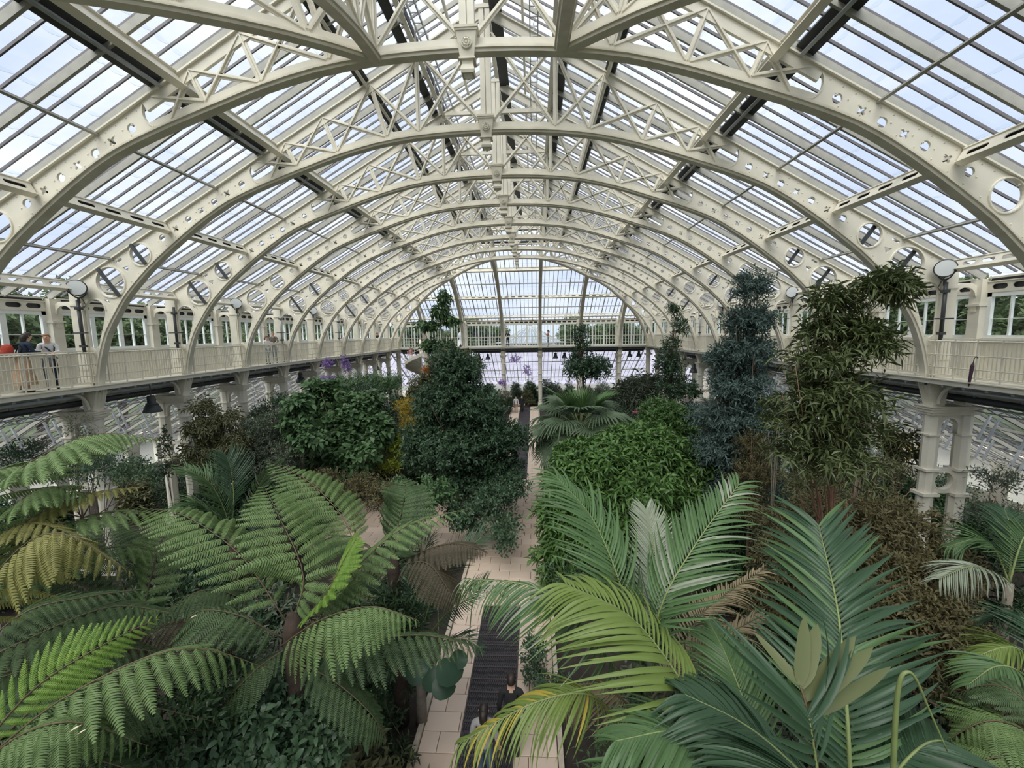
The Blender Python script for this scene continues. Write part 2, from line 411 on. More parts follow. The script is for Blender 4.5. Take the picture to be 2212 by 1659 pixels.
def pane_mesh(w, l, name='pane'):
    n = 5; th = .008; top = [(-w / 2, -l / 2), (w / 2, -l / 2)]
    bot = [(w / 2 - w * i / n, l / 2 + .055 * math.sin(math.pi * i / n)) for i in range(n + 1)]
    ol = top + bot; k = len(ol); v = [(x, y, 0) for x, y in ol] + [(x, y, -th) for x, y in ol]
    f = [tuple(range(k)), tuple(range(2 * k - 1, k - 1, -1))]; m = [0, 0]
    for i in range(k):
        f.append((i, i + k, (i + 1) % k + k, (i + 1) % k)); m.append(1 if i >= 2 and i < k - 1 else 0)
    # clip strip that holds the lap
    return v, f, m
def orient(P, X, Y):
    X, Y = X.normalized(), Y.normalized(); Z = X.cross(Y); Mx = Matrix.Identity(4)
    for i, a in enumerate((X, Y, Z)): Mx[0][i], Mx[1][i], Mx[2][i] = a
    Mx.translation = P; return Mx
PANES = {}
def glaze(root, face, ua, ub, rafters, single, ds=1.035, sub=1.22, rh=.17, bh=.055):
    """rafters, glazing bars and panes of one roof bay"""
    P, top, U, D, L = face
    us = []; n3 = max(1, round((ub - ua) / sub)); st = (ub - ua) / n3
    for i in range(n3 + (1 if rafters == 'both' else 0)):
        u = ua + st * i
        if top(u) < S_EAVE - .3:
            mb = MB(); a, b = P(u, top(u), -.11), P(u, S_EAVE, -.11); mb.bar(a, b, .06, rh, U.cross(D)); mb.bar(P(u, top(u), .0), P(u, S_EAVE, .0), .045, .05, U.cross(D), 1)
            mb.build('rafter', [RAFT, BARM], root)
        for j in (1, 2):
            v = u + st * j / 3
            if v < ub and top(v) < S_EAVE - .3:
                mb = MB(); mb.bar(P(v, top(v), -.03), P(v, S_EAVE, -.03), .034, bh, U.cross(D)); mb.build('glazing_bar', BARM, root)
    w = st / 3 - .03; key = (round(w, 3), round(L, 3))
    if key not in PANES:
        PANES[key] = pane_mesh(w, ds * L * 1.03); v, f, m = PANES[key]
        me = bpy.data.meshes.new('pane'); me.from_pydata(v, [], f); me.materials.append(GLASS); me.materials.append(EDGE); me.polygons.foreach_set('material_index', m); PANES[key] = (v, f, m, me)
    v, f, m, me = PANES[key]; big = MB()
    Xa = U if U.cross(D).z > 0 else -U
    for i in range(n3 * 3):
        u = ua + st / 3 * (i + .5); s = S_EAVE - ds / 2; row = 0
        while s > top(u) - .05:
            Mx = orient(P(u, s, .004 * (row % 2) + .01), Xa, D)
            if single:
                o = link('pane', me, root); o.matrix_basis = Mx
            else:
                vs = [Mx @ Vector(q) for q in v]; b = len(big.v); big.v.extend(tuple(q) for q in vs); big.f.extend(tuple(i_ + b for i_ in ff) for ff in f); big.m.extend(m)
            s -= ds; row += 1
    if not single and big.v:
        o = big.build('pane', [GLASS, EDGE], root); o['kind'] = 'stuff'
def line_member(kind, face, ua, ub, root):
    P, top, U, D, L = face; N = U.cross(D); N = N if N.z > 0 else -N
    def clipped(s):
        a, b = ua, ub
        while a < b and top(a) > s: a += .1
        while b > a and top(b) > s: b -= .1
        return (a, b) if b - a > .3 else None
    def bars(name, s, parts):
        c = clipped(s)
        if not c: return
        mb = MB()
        mats = []
        for ds_, dn, w, h, mt in parts:
            if mt not in mats: mats.append(mt)
            mb.bar(P(c[0] + .02, s + ds_, dn), P(c[1] - .02, s + ds_, dn), w, h, N, mats.index(mt))
        mb.build(name, mats, root)
    if kind == 'slot':
        for s, dark in ((10.3, True), (13.42, False)):
            c = clipped(s)
            if not c: continue
            ln = c[1] - c[0] - .12; nh = max(1, round(ln / (.66 if dark else .52))); hw = ln / nh
            hl = [oblong((-ln / 2 + hw * (i + .5), 0), hw * (.62 if dark else .7), .10 if dark else .12, 0, 4) for i in range(nh)]
            me = plate('purlin', [(-ln / 2, -.15), (ln / 2, -.15), (ln / 2, .15), (-ln / 2, .15)], hl, .02, CREAM, 'xy')
            um = (c[0] + c[1]) / 2
            Xa = U if U.cross(N).dot(D) < 0 else -U
            o = link('slotted_purlin', me, root); o.matrix_basis = orient(P(um, s, -.42), U, N)
            if dark:
                o2 = link('slotted_purlin', me, root); o2.matrix_basis = orient(P(um, s + .12, -.42), U, N)
                mb = MB(); mb.bar(P(c[0] + .06, s + .06, -.42), P(c[1] - .06, s + .06, -.42), .03, .2, N, 1)  # dark filler bar stands in for shade inside the hollow purlin
            else: mb = MB()
            for dn in (-.57, -.27): mb.bar(P(c[0] + .06, s + .04, dn), P(c[1] - .06, s + .04, dn), .16, .025, N)
            mb.build('purlin_flange', [CREAM, VENT], root)
    elif kind == 'deep':
        bars('deep_purlin', 6.55, [(0, -.36, .06, .36, CREAM), (0, -.54, .16, .03, CREAM), (0, -.19, .16, .03, CREAM)])
        bars('vent_strip', 6.95, [(0, -.06, .40, .09, VENT), (-.02, -.22, .07, .07, STEEL)])
        bars('vent_strip', 3.66, [(0, -.10, .30, .10, VENT), (.0, -.26, .08, .18, CREAM)])
        bars('lantern_beam', 2.12, [(0, -.18, .10, .30, CREAM), (.22, -.04, .26, .08, VENT)])
    elif kind == 'rod':
        for s in (8.55, 12.2): bars('tie_rod', s, [(0, -.27, .06, .05, RAFT), (0, -.24, .03, .06, BARM)])
UB = [YN, 2.5, 6.16] + [Y1 + BAY * i for i in range(8)] + [YF + BAY, YF + 2 * BAY, YFAR]
SIDES = (('left', -1), ('right', 1))
for nm, sgn in SIDES:
    face = face_side(sgn)
    for i in range(len(UB) - 1):
        r = empty('ceiling', (0, 0, 0), 0, f'glazed {nm} roof slope between iron arches, {ORD[i]} bay from the near end', 'roof glazing', 'glazed roof bays', 'structure')
        glaze(r, face, UB[i], UB[i + 1], 'one', 2 <= i <= 5)
        for kd in ('slot', 'deep', 'rod'): line_member(kd, face, UB[i], UB[i + 1], r)
for far in (False, True):
    face = face_end(far); nm = 'far' if far else 'near'
    r = empty('ceiling', (0, 0, 0), 0, f'sloping glazed hip end over the {nm} gallery', 'roof glazing', 'glazed hip ends', 'structure')
    glaze(r, face, -14.4, 14.4, 'both', False, sub=1.2)
    for kd in ('slot', 'deep', 'rod'): line_member(kd, face, -14.4, 14.4, r)
    P = face[0]
# ridge lantern
lan = empty('ceiling', (0, 0, 0), 0, 'raised glazed ridge lantern along the top of the roof', 'roof glazing', None, 'structure')
LZ = lambda s: G + ROOF(s) + .38
for sgn in (-1, 1):
    for i in range(22):
        u = Y1 + (YF - Y1) * i / 21
        mb = MB(); mb.bar((sgn * 2.1, u, LZ(2.1) - .05), (0, u, LZ(0) - .05), .06, .12); mb.bar((sgn * 2.05, u, G + ROOF(2.05) - .3), (sgn * 2.05, u, LZ(2.05)), .08, .08); mb.build('rafter', RAFT, lan)
        if i < 21:
            for j in (1, 2):
                uu = u + (YF - Y1) / 63 * j; mb = MB(); mb.bar((sgn * 2.1, uu, LZ(2.1)), (0, uu, LZ(0)), .03, .06); mb.build('glazing_bar', BARM, lan)
    mb = MB(); mb.add([(sgn * 2.12, Y1, LZ(2.12) + .03), (sgn * 2.12, YF, LZ(2.12) + .03), (0, YF, LZ(0) + .03), (0, Y1, LZ(0) + .03), (sgn * 2.12, Y1, LZ(2.12) + .022), (sgn * 2.12, YF, LZ(2.12) + .022), (0, YF, LZ(0) + .022), (0, Y1, LZ(0) + .022)],
           [(0, 1, 2, 3), (7, 6, 5, 4), (0, 4, 5, 1), (2, 6, 7, 3)]); o = mb.build('pane', GLASS, lan); o['kind'] = 'stuff'
    mb = MB(); mb.bar((sgn * 2.06, Y1, LZ(2.05) - .16), (sgn * 2.06, YF, LZ(2.05) - .16), .03, .2); mb.build('vent_strip', VENT, lan)
    mb = MB(); mb.bar((sgn * 1.1, Y1, LZ(1.1) - .15), (sgn * 1.1, YF, LZ(1.1) - .15), .07, .1); mb.build('lantern_beam', CREAM, lan)
mb = MB(); mb.bar((0, Y1, LZ(0) - .05), (0, YF, LZ(0) - .05), .14, .26); mb.bar((.34, Y1, G + 10.62), (.34, YF, G + 10.62), .34, .05, mi=1); mb.build('ridge_beam', [CREAM, VENT], lan)
for yy in (Y1, YF):
    mb = MB(); mb.add([(-2.1, yy, LZ(2.1)), (2.1, yy, LZ(2.1)), (0, yy, LZ(0)), (-2.1, yy, G + ROOF(2.1) - .2), (2.1, yy, G + ROOF(2.1) - .2)], [(0, 1, 2), (0, 3, 4, 1)]); mb.build('lantern_end', CREAM, lan)
# galvanised access ladders hung under the lantern
for x0, nm in ((-1.72, 'left'), (1.42, 'right')):
    t = empty('access_ladder', (0, 0, 0), 0, f'galvanised access gantry rail hung under the ridge, {nm} of the king posts', 'ladder')
    for dx in (-.11, .11):
        mb = MB(); mb.bar((x0 + dx, Y1 + .3, G + 9.9), (x0 + dx, YF - .3, G + 9.9), .03, .07); mb.build('rail', STEEL, t)
    mb = MB()
    for i in range(66): mb.bar((x0 - .11, Y1 + .5 + i * .38, G + 9.9), (x0 + .11, Y1 + .5 + i * .38, G + 9.9), .03, .03)
    o = mb.build('rung', STEEL, t); o['kind'] = 'stuff'
    mb = MB()
    for i in range(8): mb.bar((x0, Y1 + .4 + BAY * i * .97, G + 9.9), (x0, Y1 + .4 + BAY * i * .97, G + ROOF(abs(x0)) + .2), .04, .04)
    mb.build('hanger', STEEL, t)
# ================================================================== columns, gallery, clerestory
def col_parts():
    R = []
    for c in (13.4, 14.32):
        mb = MB(); mb.tube([(c, 0, -G), (c, 0, -1.1)], .205, 8)
        for z, h, w in ((-G + .25, .5, .5), (-2.84, .07, .48), (-3.62, .09, .48), (-1.75, .05, .44)): mb.box((c, 0, z), (w, w, h))
        R.append(('column', mb.mesh('column', CREAM)))
    R.append(('ring_panel', plate('ring_panel', [(13.55, -3.6), (14.17, -3.6), (14.17, -2.82), (13.55, -2.82)], [circle_pts((13.86, -3.21), .27, 24)], .14, CREAM)))
    mb = MB(); mb.ring((13.86, 0, -3.21), .285, .03, 'y', 24, 6); mb.v = [(x, y * 3.3, z) for x, y, z in mb.v]; R.append(('rim_moulding', mb.mesh('rim_moulding', CREAM)))
    ap = [(13.55, -1.05), (13.55, -1.75), (13.62, -1.75)] + circle_pts((13.86, -1.5), .24, 10, math.pi, 0) + [(14.10, -1.75), (14.17, -1.75), (14.17, -1.05)]
    R.append(('arch_panel', plate('arch_panel', ap, [], .16, CREAM)))
    mb = MB()
    for z, h, e in ((-1.10, .07, .0), (-1.02, .09, .06), (-.93, .08, .14), (-.875, .03, .2)): mb.box((13.86, 0, z), (1.36 + e, .48 + e, h))
    R.append(('capital', mb.mesh('capital', CREAM2)))
    mb = MB()
    P = [(13.24, -.16, -.86), (13.58, -.16, -.86), (13.58, .16, -.86), (13.24, .16, -.86), (13.06, -.2, -.12), (13.62, -.2, -.12), (13.62, .2, -.12), (13.06, .2, -.12)]
    mb.add(P, [(3, 2, 1, 0), (4, 5, 6, 7), (0, 1, 5, 4), (1, 2, 6, 5), (2, 3, 7, 6), (3, 0, 4, 7)])
    for y in (-.17, -.06, .06, .17): mb.bar((13.27, y, -.84), (13.05, y, -.14), .04, .05)
    mb.box((14.32, 0, -.5), (.36, .36, .76)); R.append(('corbel', mb.mesh('corbel', CREAM2)))
    for sg in (-1, 1):
        mb = MB(); mb.ring((13.35, sg * .82, -.80), .62, .045, 'x', 10, 6, math.radians(90), math.radians(90 + sg * 90) if sg > 0 else 0)
        mb.bar((13.35, sg * .2, -.15), (13.35, sg * .85, -.15), .08, .05); R.append(('bracket', mb.mesh('bracket', CREAM)))
    mb = MB(); mb.box((14.36, 0, 1.42), (.22, .34, 2.84)); mb.box((14.34, 0, 2.1), (.3, .4, .06)); mb.box((14.3, 0, 2.0), (.16, .16, .18)); R.append(('pilaster', mb.mesh('pilaster', CREAM)))
    wa = [(13.6, 2.35), (13.6, 2.62), (13.78, 2.74), (14.1, 2.74), (14.3, 2.62), (14.3, 2.35)] + circle_pts((13.95, 2.35), .27, 12, 0, math.pi)
    R.append(('walkway_arch', plate('walkway_arch', wa, [], .08, CREAM)))
    return R
COLP = col_parts()
def column_pair(loc, rz, label, end=False):
    r = empty('gallery_column', loc, rz, label, 'column pair', 'gallery columns')
    for nm, me in COLP:
        o = link(nm, me, r)
    return r
RIBY = [2.5, 6.16] + [Y1 + BAY * i for i in range(8)] + [YF + BAY, YF + 2 * BAY]
for nm, sg in SIDES:
    for i, y in enumerate(RIBY):
        column_pair((0, y, G), 0 if sg > 0 else math.pi, f'cream iron column pair with ring panel under the {nm} gallery, {ORD[i]} from the near end')
for k, x in enumerate((-10.3, -6.15, -1.97, 1.97, 6.15, 10.3)):
    r = empty('gallery_column', (x, YE - W, G), math.pi / 2, f'cream iron column pair carrying the far gallery, {ORD[k]} from the left', 'column pair', 'gallery columns')
    for nm, me in COLP:
        if nm != 'column' or True: link(nm, me, r)
for x, nm in ((-W, 'left'), (W, 'right')):
    mb = MB(); mb.tube([(0, 0, -G), (0, 0, -.15)], .24, 8); mb.box((0, 0, -.9), (.7, .7, .12)); mb.box((0, 0, -.3), (.8, .8, .3))
    t = empty('corner_column', (x * 1.02, YE + .3, G), 0, f'cream iron corner column where the far gallery meets the {nm} gallery', 'column'); mb.build('column', CREAM, t)

# gallery decks
def deck(name, a, b, label):
    x0, y0 = a; x1, y1_ = b; mb = MB(); mb.box(((x0 + x1) / 2, (y0 + y1_) / 2, G - .06), (abs(x1 - x0), abs(y1_ - y0), .12)); o = mb.build(name, [CREAM2]); tag(o, label, 'gallery deck', None, 'structure'); return o
DECKS = {'left': deck('gallery_floor', (-14.5, YN), (-12.96, YFAR), 'walkway deck of the left gallery'), 'right': deck('gallery_floor', (12.96, YN), (14.5, YFAR), 'walkway deck of the right gallery'),
         'far': deck('gallery_floor', (-12.96, YE - .04), (12.96, YFAR + .08), 'walkway deck of the far gallery'), 'near': deck('gallery_floor', (-12.96, YN), (12.96, -.3), 'walkway deck of the near gallery under the viewer')}
for nm, sg in SIDES:
    mb = MB(); mb.box((sg * 12.93, (YN + YE) / 2, G - .07), (.06, YE - YN, .16)); mb.box((sg * 12.9, (YN + YE) / 2, G + .0), (.10, YE - YN, .03)); mb.build('fascia', CREAM, DECKS[nm])
    mb = MB()
    for x in (13.7, 14.1): mb.box((sg * x, (YN + YFAR) / 2, G - .2), (.10, YFAR - YN, .18))
    y = YN + .4
    while y < YFAR: mb.box((sg * 13.7, y, G - .17), (1.4, .08, .12)); y += .61
    o = mb.build('joist', STEEL, DECKS[nm]); o['kind'] = 'stuff'
mb = MB(); mb.box((0, YE - .06, G - .05), (25.8, .06, .12)); mb.box((0, YE - .08, G), (25.8, .1, .03)); mb.build('fascia', CREAM, DECKS['far'])
mb = MB(); mb.box((0, YE + .12, G - .25), (25.8, .10, .26)); mb.box((0, YE + .9, G - .25), (25.8, .10, .26)); mb.build('deck_beam', DARK, DECKS['far'])
mb = MB(); mb.tube([(-12.8, YE + .4, G - .5), (12.8, YE + .4, G - .5)], .09, 8); mb.build('pipe', DARK, DECKS['far'], True)
for nm, sg in SIDES:
    t = empty('heating_pipes', (0, 0, 0), 0, f'dark pipe run slung below the {nm} gallery', 'pipe run')
    for x, z, r_ in ((13.65, -.36, .07), (13.95, -.62, .10), (14.15, -.42, .06)):
        mb = MB(); mb.tube([(sg * x, YN + .5, G + z), (sg * x, YE, G + z)], r_, 8); mb.build('pipe', DARK if r_ > .08 else STEEL, t, True)
    mb = MB(); y = YN + 1
    while y < YE: mb.bar((sg * 13.95, y, G - .62), (sg * 13.95, y, G - .1), .03, .03); mb.bar((sg * 13.6, y, G - .3), (sg * 14.2, y, G - .75), .025, .025); y += 1.22
    o = mb.build('hanger', STEEL, t); o['kind'] = 'stuff'
    t = empty('cable_tray', (0, 0, 0), 0, f'open wire cable tray below the {nm} gallery pipes', 'cable tray')
    mb = MB()
    for x, z in ((14.35, -.85), (14.35, -1.0), (14.55, -.92)): mb.tube([(sg * x, YN + 1, G + z), (sg * x, YE, G + z)], .02, 5)
    y = YN + 1; k = 0
    while y < YE: mb.bar((sg * 14.35, y, G - (.85 if k % 2 else 1.0)), (sg * 14.35, y + .3, G - (1.0 if k % 2 else .85)), .02, .02); y += .3; k += 1
    mb.build('wire_frame', STEEL, t)

# railings
def railing(root, L):
    """local: along +x from 0 to L, front towards -y"""
    for z, r_ in ((1.08, .028), (.70, .016), (.34, .016), (.10, .016)):
        mb = MB(); mb.tube([(.08, 0, z), (L - .08, 0, z)], r_, 6); mb.build('rail', CREAM, root)
    n = max(2, round(L / .62))
    for i in range(n):
        x = .3 + (L - .6) * i / (n - 1); mb = MB(); mb.bar((x, 0, .02), (x, 0, 1.08), .03, .03)
        for z in (1.08, .7, .34): mb.box((x, 0, z), (.05, .05, .05))
        mb.build('stanchion', CREAM, root)
    mb = MB(); m_ = int(L / .105)
    for i in range(m_): mb.box((.1 + (L - .2) * i / (m_ - 1), .14, .60), (.020, .020, 1.05))
    o = mb.build('picket', CREAM, root); o['kind'] = 'stuff'
    mb = MB(); mb.box((L / 2, .14, 1.14), (L - .1, .09, .04)); mb.box((L / 2, .14, .10), (L - .1, .05, .05)); mb.build('hand_rail', CREAM, root)
for nm, sg in SIDES:
    ys = RIBY + [YE]
    for i in range(len(ys) - 1):
        L = ys[i + 1] - ys[i]
        if sg < 0: r = empty('railing', (-W - .02, ys[i], G), math.pi / 2)
        else: r = empty('railing', (W + .02, ys[i + 1], G), -math.pi / 2)
        tag(r, f'cream iron railing of the {nm} gallery, {ORD[i]} bay from the near end', 'railing', 'gallery railings'); railing(r, L)
FX = [-13., -10.3, -6.15, -1.97, 1.97, 6.15, 10.3, 13.]
for i in range(7):
    r = empty('railing', (FX[i], YE + .02, G), 0, f'thin cream railing of the far gallery, {ORD[i]} span from the left', 'railing', 'gallery railings')
    L = FX[i + 1] - FX[i]
    for z, r_ in ((1.08, .03), (.75, .015), (.42, .015), (.10, .015)):
        mb = MB(); mb.tube([(.05, 0, z), (L - .05, 0, z)], r_, 6); mb.build('rail', CREAM, r)
    for j in range(7):
        mb = MB(); mb.bar((.2 + (L - .4) * j / 6, 0, .02), (.2 + (L - .4) * j / 6, 0, 1.08), .03, .03); mb.build('stanchion', CREAM, r)

# clerestory walls and windows.  local: along +x from 0 to L, y = 0 the wall face, outside +y
WN = [0]
def window(loc, rz, L, z0, z1, label, lights, thick):
    WN[0] += 1
    r = empty(f'window_{WN[0]}', loc, rz, label, 'window', 'gallery windows', 'structure')
    mb = MB(); e = .12
    mb.box((e / 2, .03, (z0 + z1) / 2), (e, .10, z1 - z0)); mb.box((L - e / 2, .03, (z0 + z1) / 2), (e, .10, z1 - z0)); mb.box((L / 2, .03, z1 - .06), (L, .10, .12)); mb.box((L / 2, .03, z0 + .04), (L, .12, .08))
    mb.build('window_frame', WHITE, r)
    st = (L - 2 * e) / lights
    for i in range(lights):
        x = e + st * i
        if i:
            w = .16 if i % thick == 0 else .05
            mb = MB(); mb.box((x, .03, (z0 + z1) / 2), (w, .07, z1 - z0 - .1)); mb.build('mullion', WHITE, r)
        mb = MB(); mb.box((x + st / 2, .05, (z0 + z1) / 2 - .01), (st - .02, .008, z1 - z0 - .14)); mb.build('pane', WGLASS, r)
    mb = MB(); mb.box((L / 2, .05, z0 + (z1 - z0) * .42), (L - .2, .03, .02)); mb.build('glazing_bar', WHITE, r)
    # frieze with oblong openings and the dark vent above it
    n = max(3, round(L / .56)); sp = (L - .1) / n
    me = plate('frieze', [(0, z1), (L, z1), (L, z1 + .30), (0, z1 + .30)], [oblong((.05 + sp * (i + .5), z1 + .16), sp * .78, .15, 0, 4) for i in range(n)], .03, CREAM)
    link('frieze', me, r, (0, -.02, 0))
    mb = MB(); mb.box((L / 2, .06, z1 + .22), (L, .05, .46)); mb.build('vent_board', VENT, r)
    mb = MB(); mb.box((L / 2, -.03, z1 + .31), (L, .07, .03)); mb.box((L / 2, -.02, z1 + .42), (L, .06, .05)); mb.build('cornice', CREAM, r)
for nm, sg in SIDES:
    ys = [YN] + RIBY + [YFAR]
    for i in range(len(ys) - 1):
        a, b = ys[i] + .17, ys[i + 1] - .17
        lab = f'clerestory window strip over the {nm} gallery, {ORD[i]} bay from the near end'
        if sg < 0: window((-XW, a, G), math.pi / 2, b - a, 1.15, 2.44, lab, 6, 2)
        else: window((XW, b, G), -math.pi / 2, b - a, 1.15, 2.44, lab, 6, 2)
FXW = [-14.4, -10.3, -6.15, -1.97, 1.97, 6.15, 10.3, 14.4]
for i in range(7):
    a, b = FXW[i] + .12, FXW[i + 1] - .12
    window((a, YFAR, G), 0, b - a, .06, 2.44, f'tall glazed screen behind the far gallery, {ORD[i]} span from the left', 12, 4)
for i in range(7):
    a, b = FXW[i] + .12, FXW[i + 1] - .12
    window((b, YN, G), math.pi, b - a, .30, 2.44, f'tall glazed screen behind the near gallery, {ORD[i]} span', 6, 2)
def wall(name, parts, label):
    mb = MB()
    for c, d in parts: mb.box(c, d)
    return tag(mb.build(name, CREAM), label, 'wall', None, 'structure')
for nm, sg in SIDES:
    L = YFAR - YN; ym = (YFAR + YN) / 2
    w = wall(f'wall_{nm}', [((sg * 14.5, ym, G + .57), (.10, L, 1.15)), ((sg * 14.42, ym, G + 1.13), (.16, L, .05)), ((sg * 14.44, ym, G + .1), (.12, L, .2)), ((sg * 14.5, ym, G - .35), (.14, L, .6))], f'cream dado wall under the {nm} clerestory windows')
wall('wall_far', [((0, YFAR + .05, G + .03), (28.9, .10, .06)), ((0, YFAR + .05, G - .3), (28.9, .14, .45))], 'low sill wall under the far gallery windows')
wall('wall_near', [((0, YN - .05, G + .15), (28.9, .10, .30))], 'low sill wall behind the viewer')

# side aisles: lean-to glass roofs below the gallery walls
AZ = lambda s: G - .55 - .565 * (s - 14.5)
def aisle_face_side(sgn):
    l = math.hypot(.565, 1)
    return (lambda u, s, n=0: Vector((sgn * (s + .565 / l * n), u, AZ(s) + n / l))), (lambda u: 14.5), Vector((0, 1, 0)), Vector((sgn, 0, -.565)), l
def aisle_face_far():
    l = math.hypot(.565, 1)
    return (lambda u, s, n=0: Vector((u, YFAR + (s - 14.5) + .565 / l * n, AZ(s) + n / l))), (lambda u: max(14.5, abs(u))), Vector((1, 0, 0)), Vector((0, 1, -.565)), l
def aisle(root, face, ua, ub, arms=True):
    global S_EAVE
    keep = S_EAVE; S_EAVE = 21.5
    try:
        glaze(root, face, ua, ub, 'one', False, rh=.11, bh=.03)
    finally: S_EAVE = keep
    P, top, U, D, L = face; N = U.cross(D).normalized(); N = N if N.z > 0 else -N
    for s in (16.4, 18.4, 20.2):
        mb = MB(); mb.bar(P(ua, s, -.22), P(ub, s, -.16), .06, .09, N); mb.build('purlin', RAFT, root)
    if not arms: return
    n = round((ub - ua) / 1.22)
    for i in range(n):
        for s in (15.9, 18.3):
            for dv in (.42, .66):
                u = ua + (ub - ua) * (i + dv) / n
                mb = MB(); mb.bar(P(u, s, -.02), P(u, s + .1, -.85), .05, .06, U); mb.build('opener_arm', STEEL, root)
    for s in (16.2, 18.6):
        mb = MB(); mb.tube([P(ua, s, -.55), P(ub, s, -.55)], .022, 6); mb.build('opener_shaft', RAFT, root)
for nm, sgn in SIDES:
    face = aisle_face_side(sgn)
    for i in range(2, len(UB) - 1):
        r = empty('ceiling', (0, 0, 0), 0, f'lean-to glass roof of the {nm} aisle, {ORD[i]} bay from the near end', 'aisle roof', 'aisle roof bays', 'structure')
        aisle(r, face, UB[i], UB[i + 1])
    xo = sgn * 21.6
    hl = []; y = UB[2] + .5
    while y < 44: hl.append([(y, .7), (y + 1.1, .7), (y + 1.1, 1.7)] + circle_pts((y + .55, 1.7), .55, 8, 0, math.pi)[1:] + [(y, 1.7)]); y += 1.83
    me = plate('wall', [(-1.6, 0), (54, 0), (54, 2.65), (-1.6, 2.65)], hl, .2, CREAM2, 'yz')
    o = link(f'wall_{nm}_outer', me, None, (xo, 0, 0)); tag(o, f'low outer wall of the {nm} aisle with arched openings', 'wall', None, 'structure')
    mb = MB(); mb.box((xo, 22, 1.3), (.02, 50, 1.9)); o2 = mb.build('pane', WGLASS, o); o2.location = (-xo, 0, 0); o2['kind'] = 'stuff'
face = aisle_face_far()
for i in range(7):
    r = empty('ceiling', (0, 0, 0), 0, f'lean-to glass roof beyond the far gallery, {ORD[i]} span from the left', 'aisle roof', 'aisle roof bays', 'structure')
    aisle(r, face, FXW[i], FXW[i + 1], False)
wall('wall_far_outer', [((0, YFAR + 7.1, .45), (44, .2, .9))], 'low outer wall beyond the far aisle')

# ================================================================== ground
SOIL = mat('soil', (.035, .026, .02), .95, noise=.5, nscale=4, bump=.8)
LAWN = mat('lawn', (.085, .12, .045), .9, noise=.3, nscale=.6)
PAVE = mat('sandstone_paver', (.60, .47, .37), .8, noise=.14, nscale=3, bump=.15)
def paver_mat():
    m = mat('sandstone_paver', (.60, .47, .38), .85, bump=.12, nscale=18); n = m.node_tree; b = n.nodes['Principled BSDF']
    oi = n.nodes.new('ShaderNodeObjectInfo'); r = n.nodes.new('ShaderNodeValToRGB')
    r.color_ramp.elements[0].color = (.50, .385, .305, 1); r.color_ramp.elements[1].color = (.63, .505, .41, 1)
    n.links.new(oi.outputs['Random'], r.inputs['Fac']); n.links.new(r.outputs['Color'], b.inputs['Base Color']); return m
PAVE = paver_mat()
mb = MB(); mb.box((0, 23, -.1), (43.2, 62, .2)); FL = tag(mb.build('floor', SOIL), 'dark soil of the planting beds with a stone path through it', 'floor', None, 'structure')
mb = MB(); mb.box((0, 40, -.35), (400, 400, .2)); tag(mb.build('land', LAWN), 'lawn around the glasshouse', 'lawn', None, 'structure')
TERR = mat('gravel_terrace', (.40, .37, .33), .95, noise=.2, nscale=12)
for nm, sg in SIDES:
    mb = MB(); mb.box((sg * 26.6, 24, -.12), (9.6, 70, .22)); tag(mb.build('path', TERR), f'pale gravel terrace outside the {nm} aisle', 'terrace', None, 'structure')
GX0, GX1, GY1 = -.22, .87, 11.75
def paver_mesh(w, d):
    e = .012; mb = MB(); x, y = w / 2 - .006, d / 2 - .006
    P = [(-x, -y, 0), (x, -y, 0), (x, y, 0), (-x, y, 0), (-x, -y, .045), (x, -y, .045), (x, y, .045), (-x, y, .045), (-x + e, -y + e, .052), (x - e, -y + e, .052), (x - e, y - e, .052), (-x + e, y - e, .052)]
    mb.add(P, [(0, 1, 5, 4), (1, 2, 6, 5), (2, 3, 7, 6), (3, 0, 4, 7), (4, 5, 9, 8), (5, 6, 10, 9), (6, 7, 11, 10), (7, 4, 8, 11), (8, 9, 10, 11)]); return mb.mesh('paver', PAVE)
PM = {}
NPV = [0]; BIGP = MB()
def paver(x0, x1, y0, y1_):
    w, d = round(x1 - x0, 3), round(y1_ - y0, 3)
    if w < .06 or d < .06: return
    NPV[0] += 1
    if NPV[0] <= 295:
        if (w, d) not in PM: PM[(w, d)] = paver_mesh(w, d)
        link('paver', PM[(w, d)], FL, ((x0 + x1) / 2, (y0 + y1_) / 2, 0))
    else: BIGP.box(((x0 + x1) / 2, (y0 + y1_) / 2, .024), (w - .012, d - .012, .048))
PX0, PX1 = -1.0, 1.72
rows = []; y = 3.2; k = 0
while y < 46.0: rows.append((y, .46, k)); y += .46; k += 1
for y, d, k in rows:
    cross = 15.0 < y < 19.6
    x0, x1 = (-7.5, 7.0) if cross else (PX0, PX1)
    skip = y < GY1 - .1 or y > 22.6
    x = x0 - (.36 if k % 2 else 0)
    while x < x1:
        a, b = max(x, x0), min(x + .72, x1); x += .72
        if b - a < .06: continue
        if skip:
            if a < GX0 < b: paver(a, GX0, y, y + d)
            elif b <= GX0: paver(a, b, y, y + d)
            if a < GX1 < b: paver(GX1, b, y, y + d)
            elif a >= GX1: paver(a, b, y, y + d)
        else: paver(a, b, y, y + d)
if BIGP.v:
    o = BIGP.build('paver', PAVE, FL); o['kind'] = 'stuff'
KERB = mat('stone_kerb', (.50, .43, .34), .85, noise=.2, nscale=8, bump=.2)
for n_, (x, ya, yb) in enumerate(((PX0 - .06, 3, 15.0), (PX1 + .06, 3, 15.0), (PX0 - .06, 19.7, 46), (PX1 + .06, 19.7, 46))):
    mb = MB(); y = ya
    mb.box((x, (ya + yb) / 2, .05), (.10, yb - ya, .13)); o = mb.build(f'trim_{n_ + 1}', KERB); tag(o, f'pale kerb edging the {"left" if x < 0 else "right"} bed, {"near" if ya < 10 else "far"} stretch of path', 'kerb', None, 'structure')
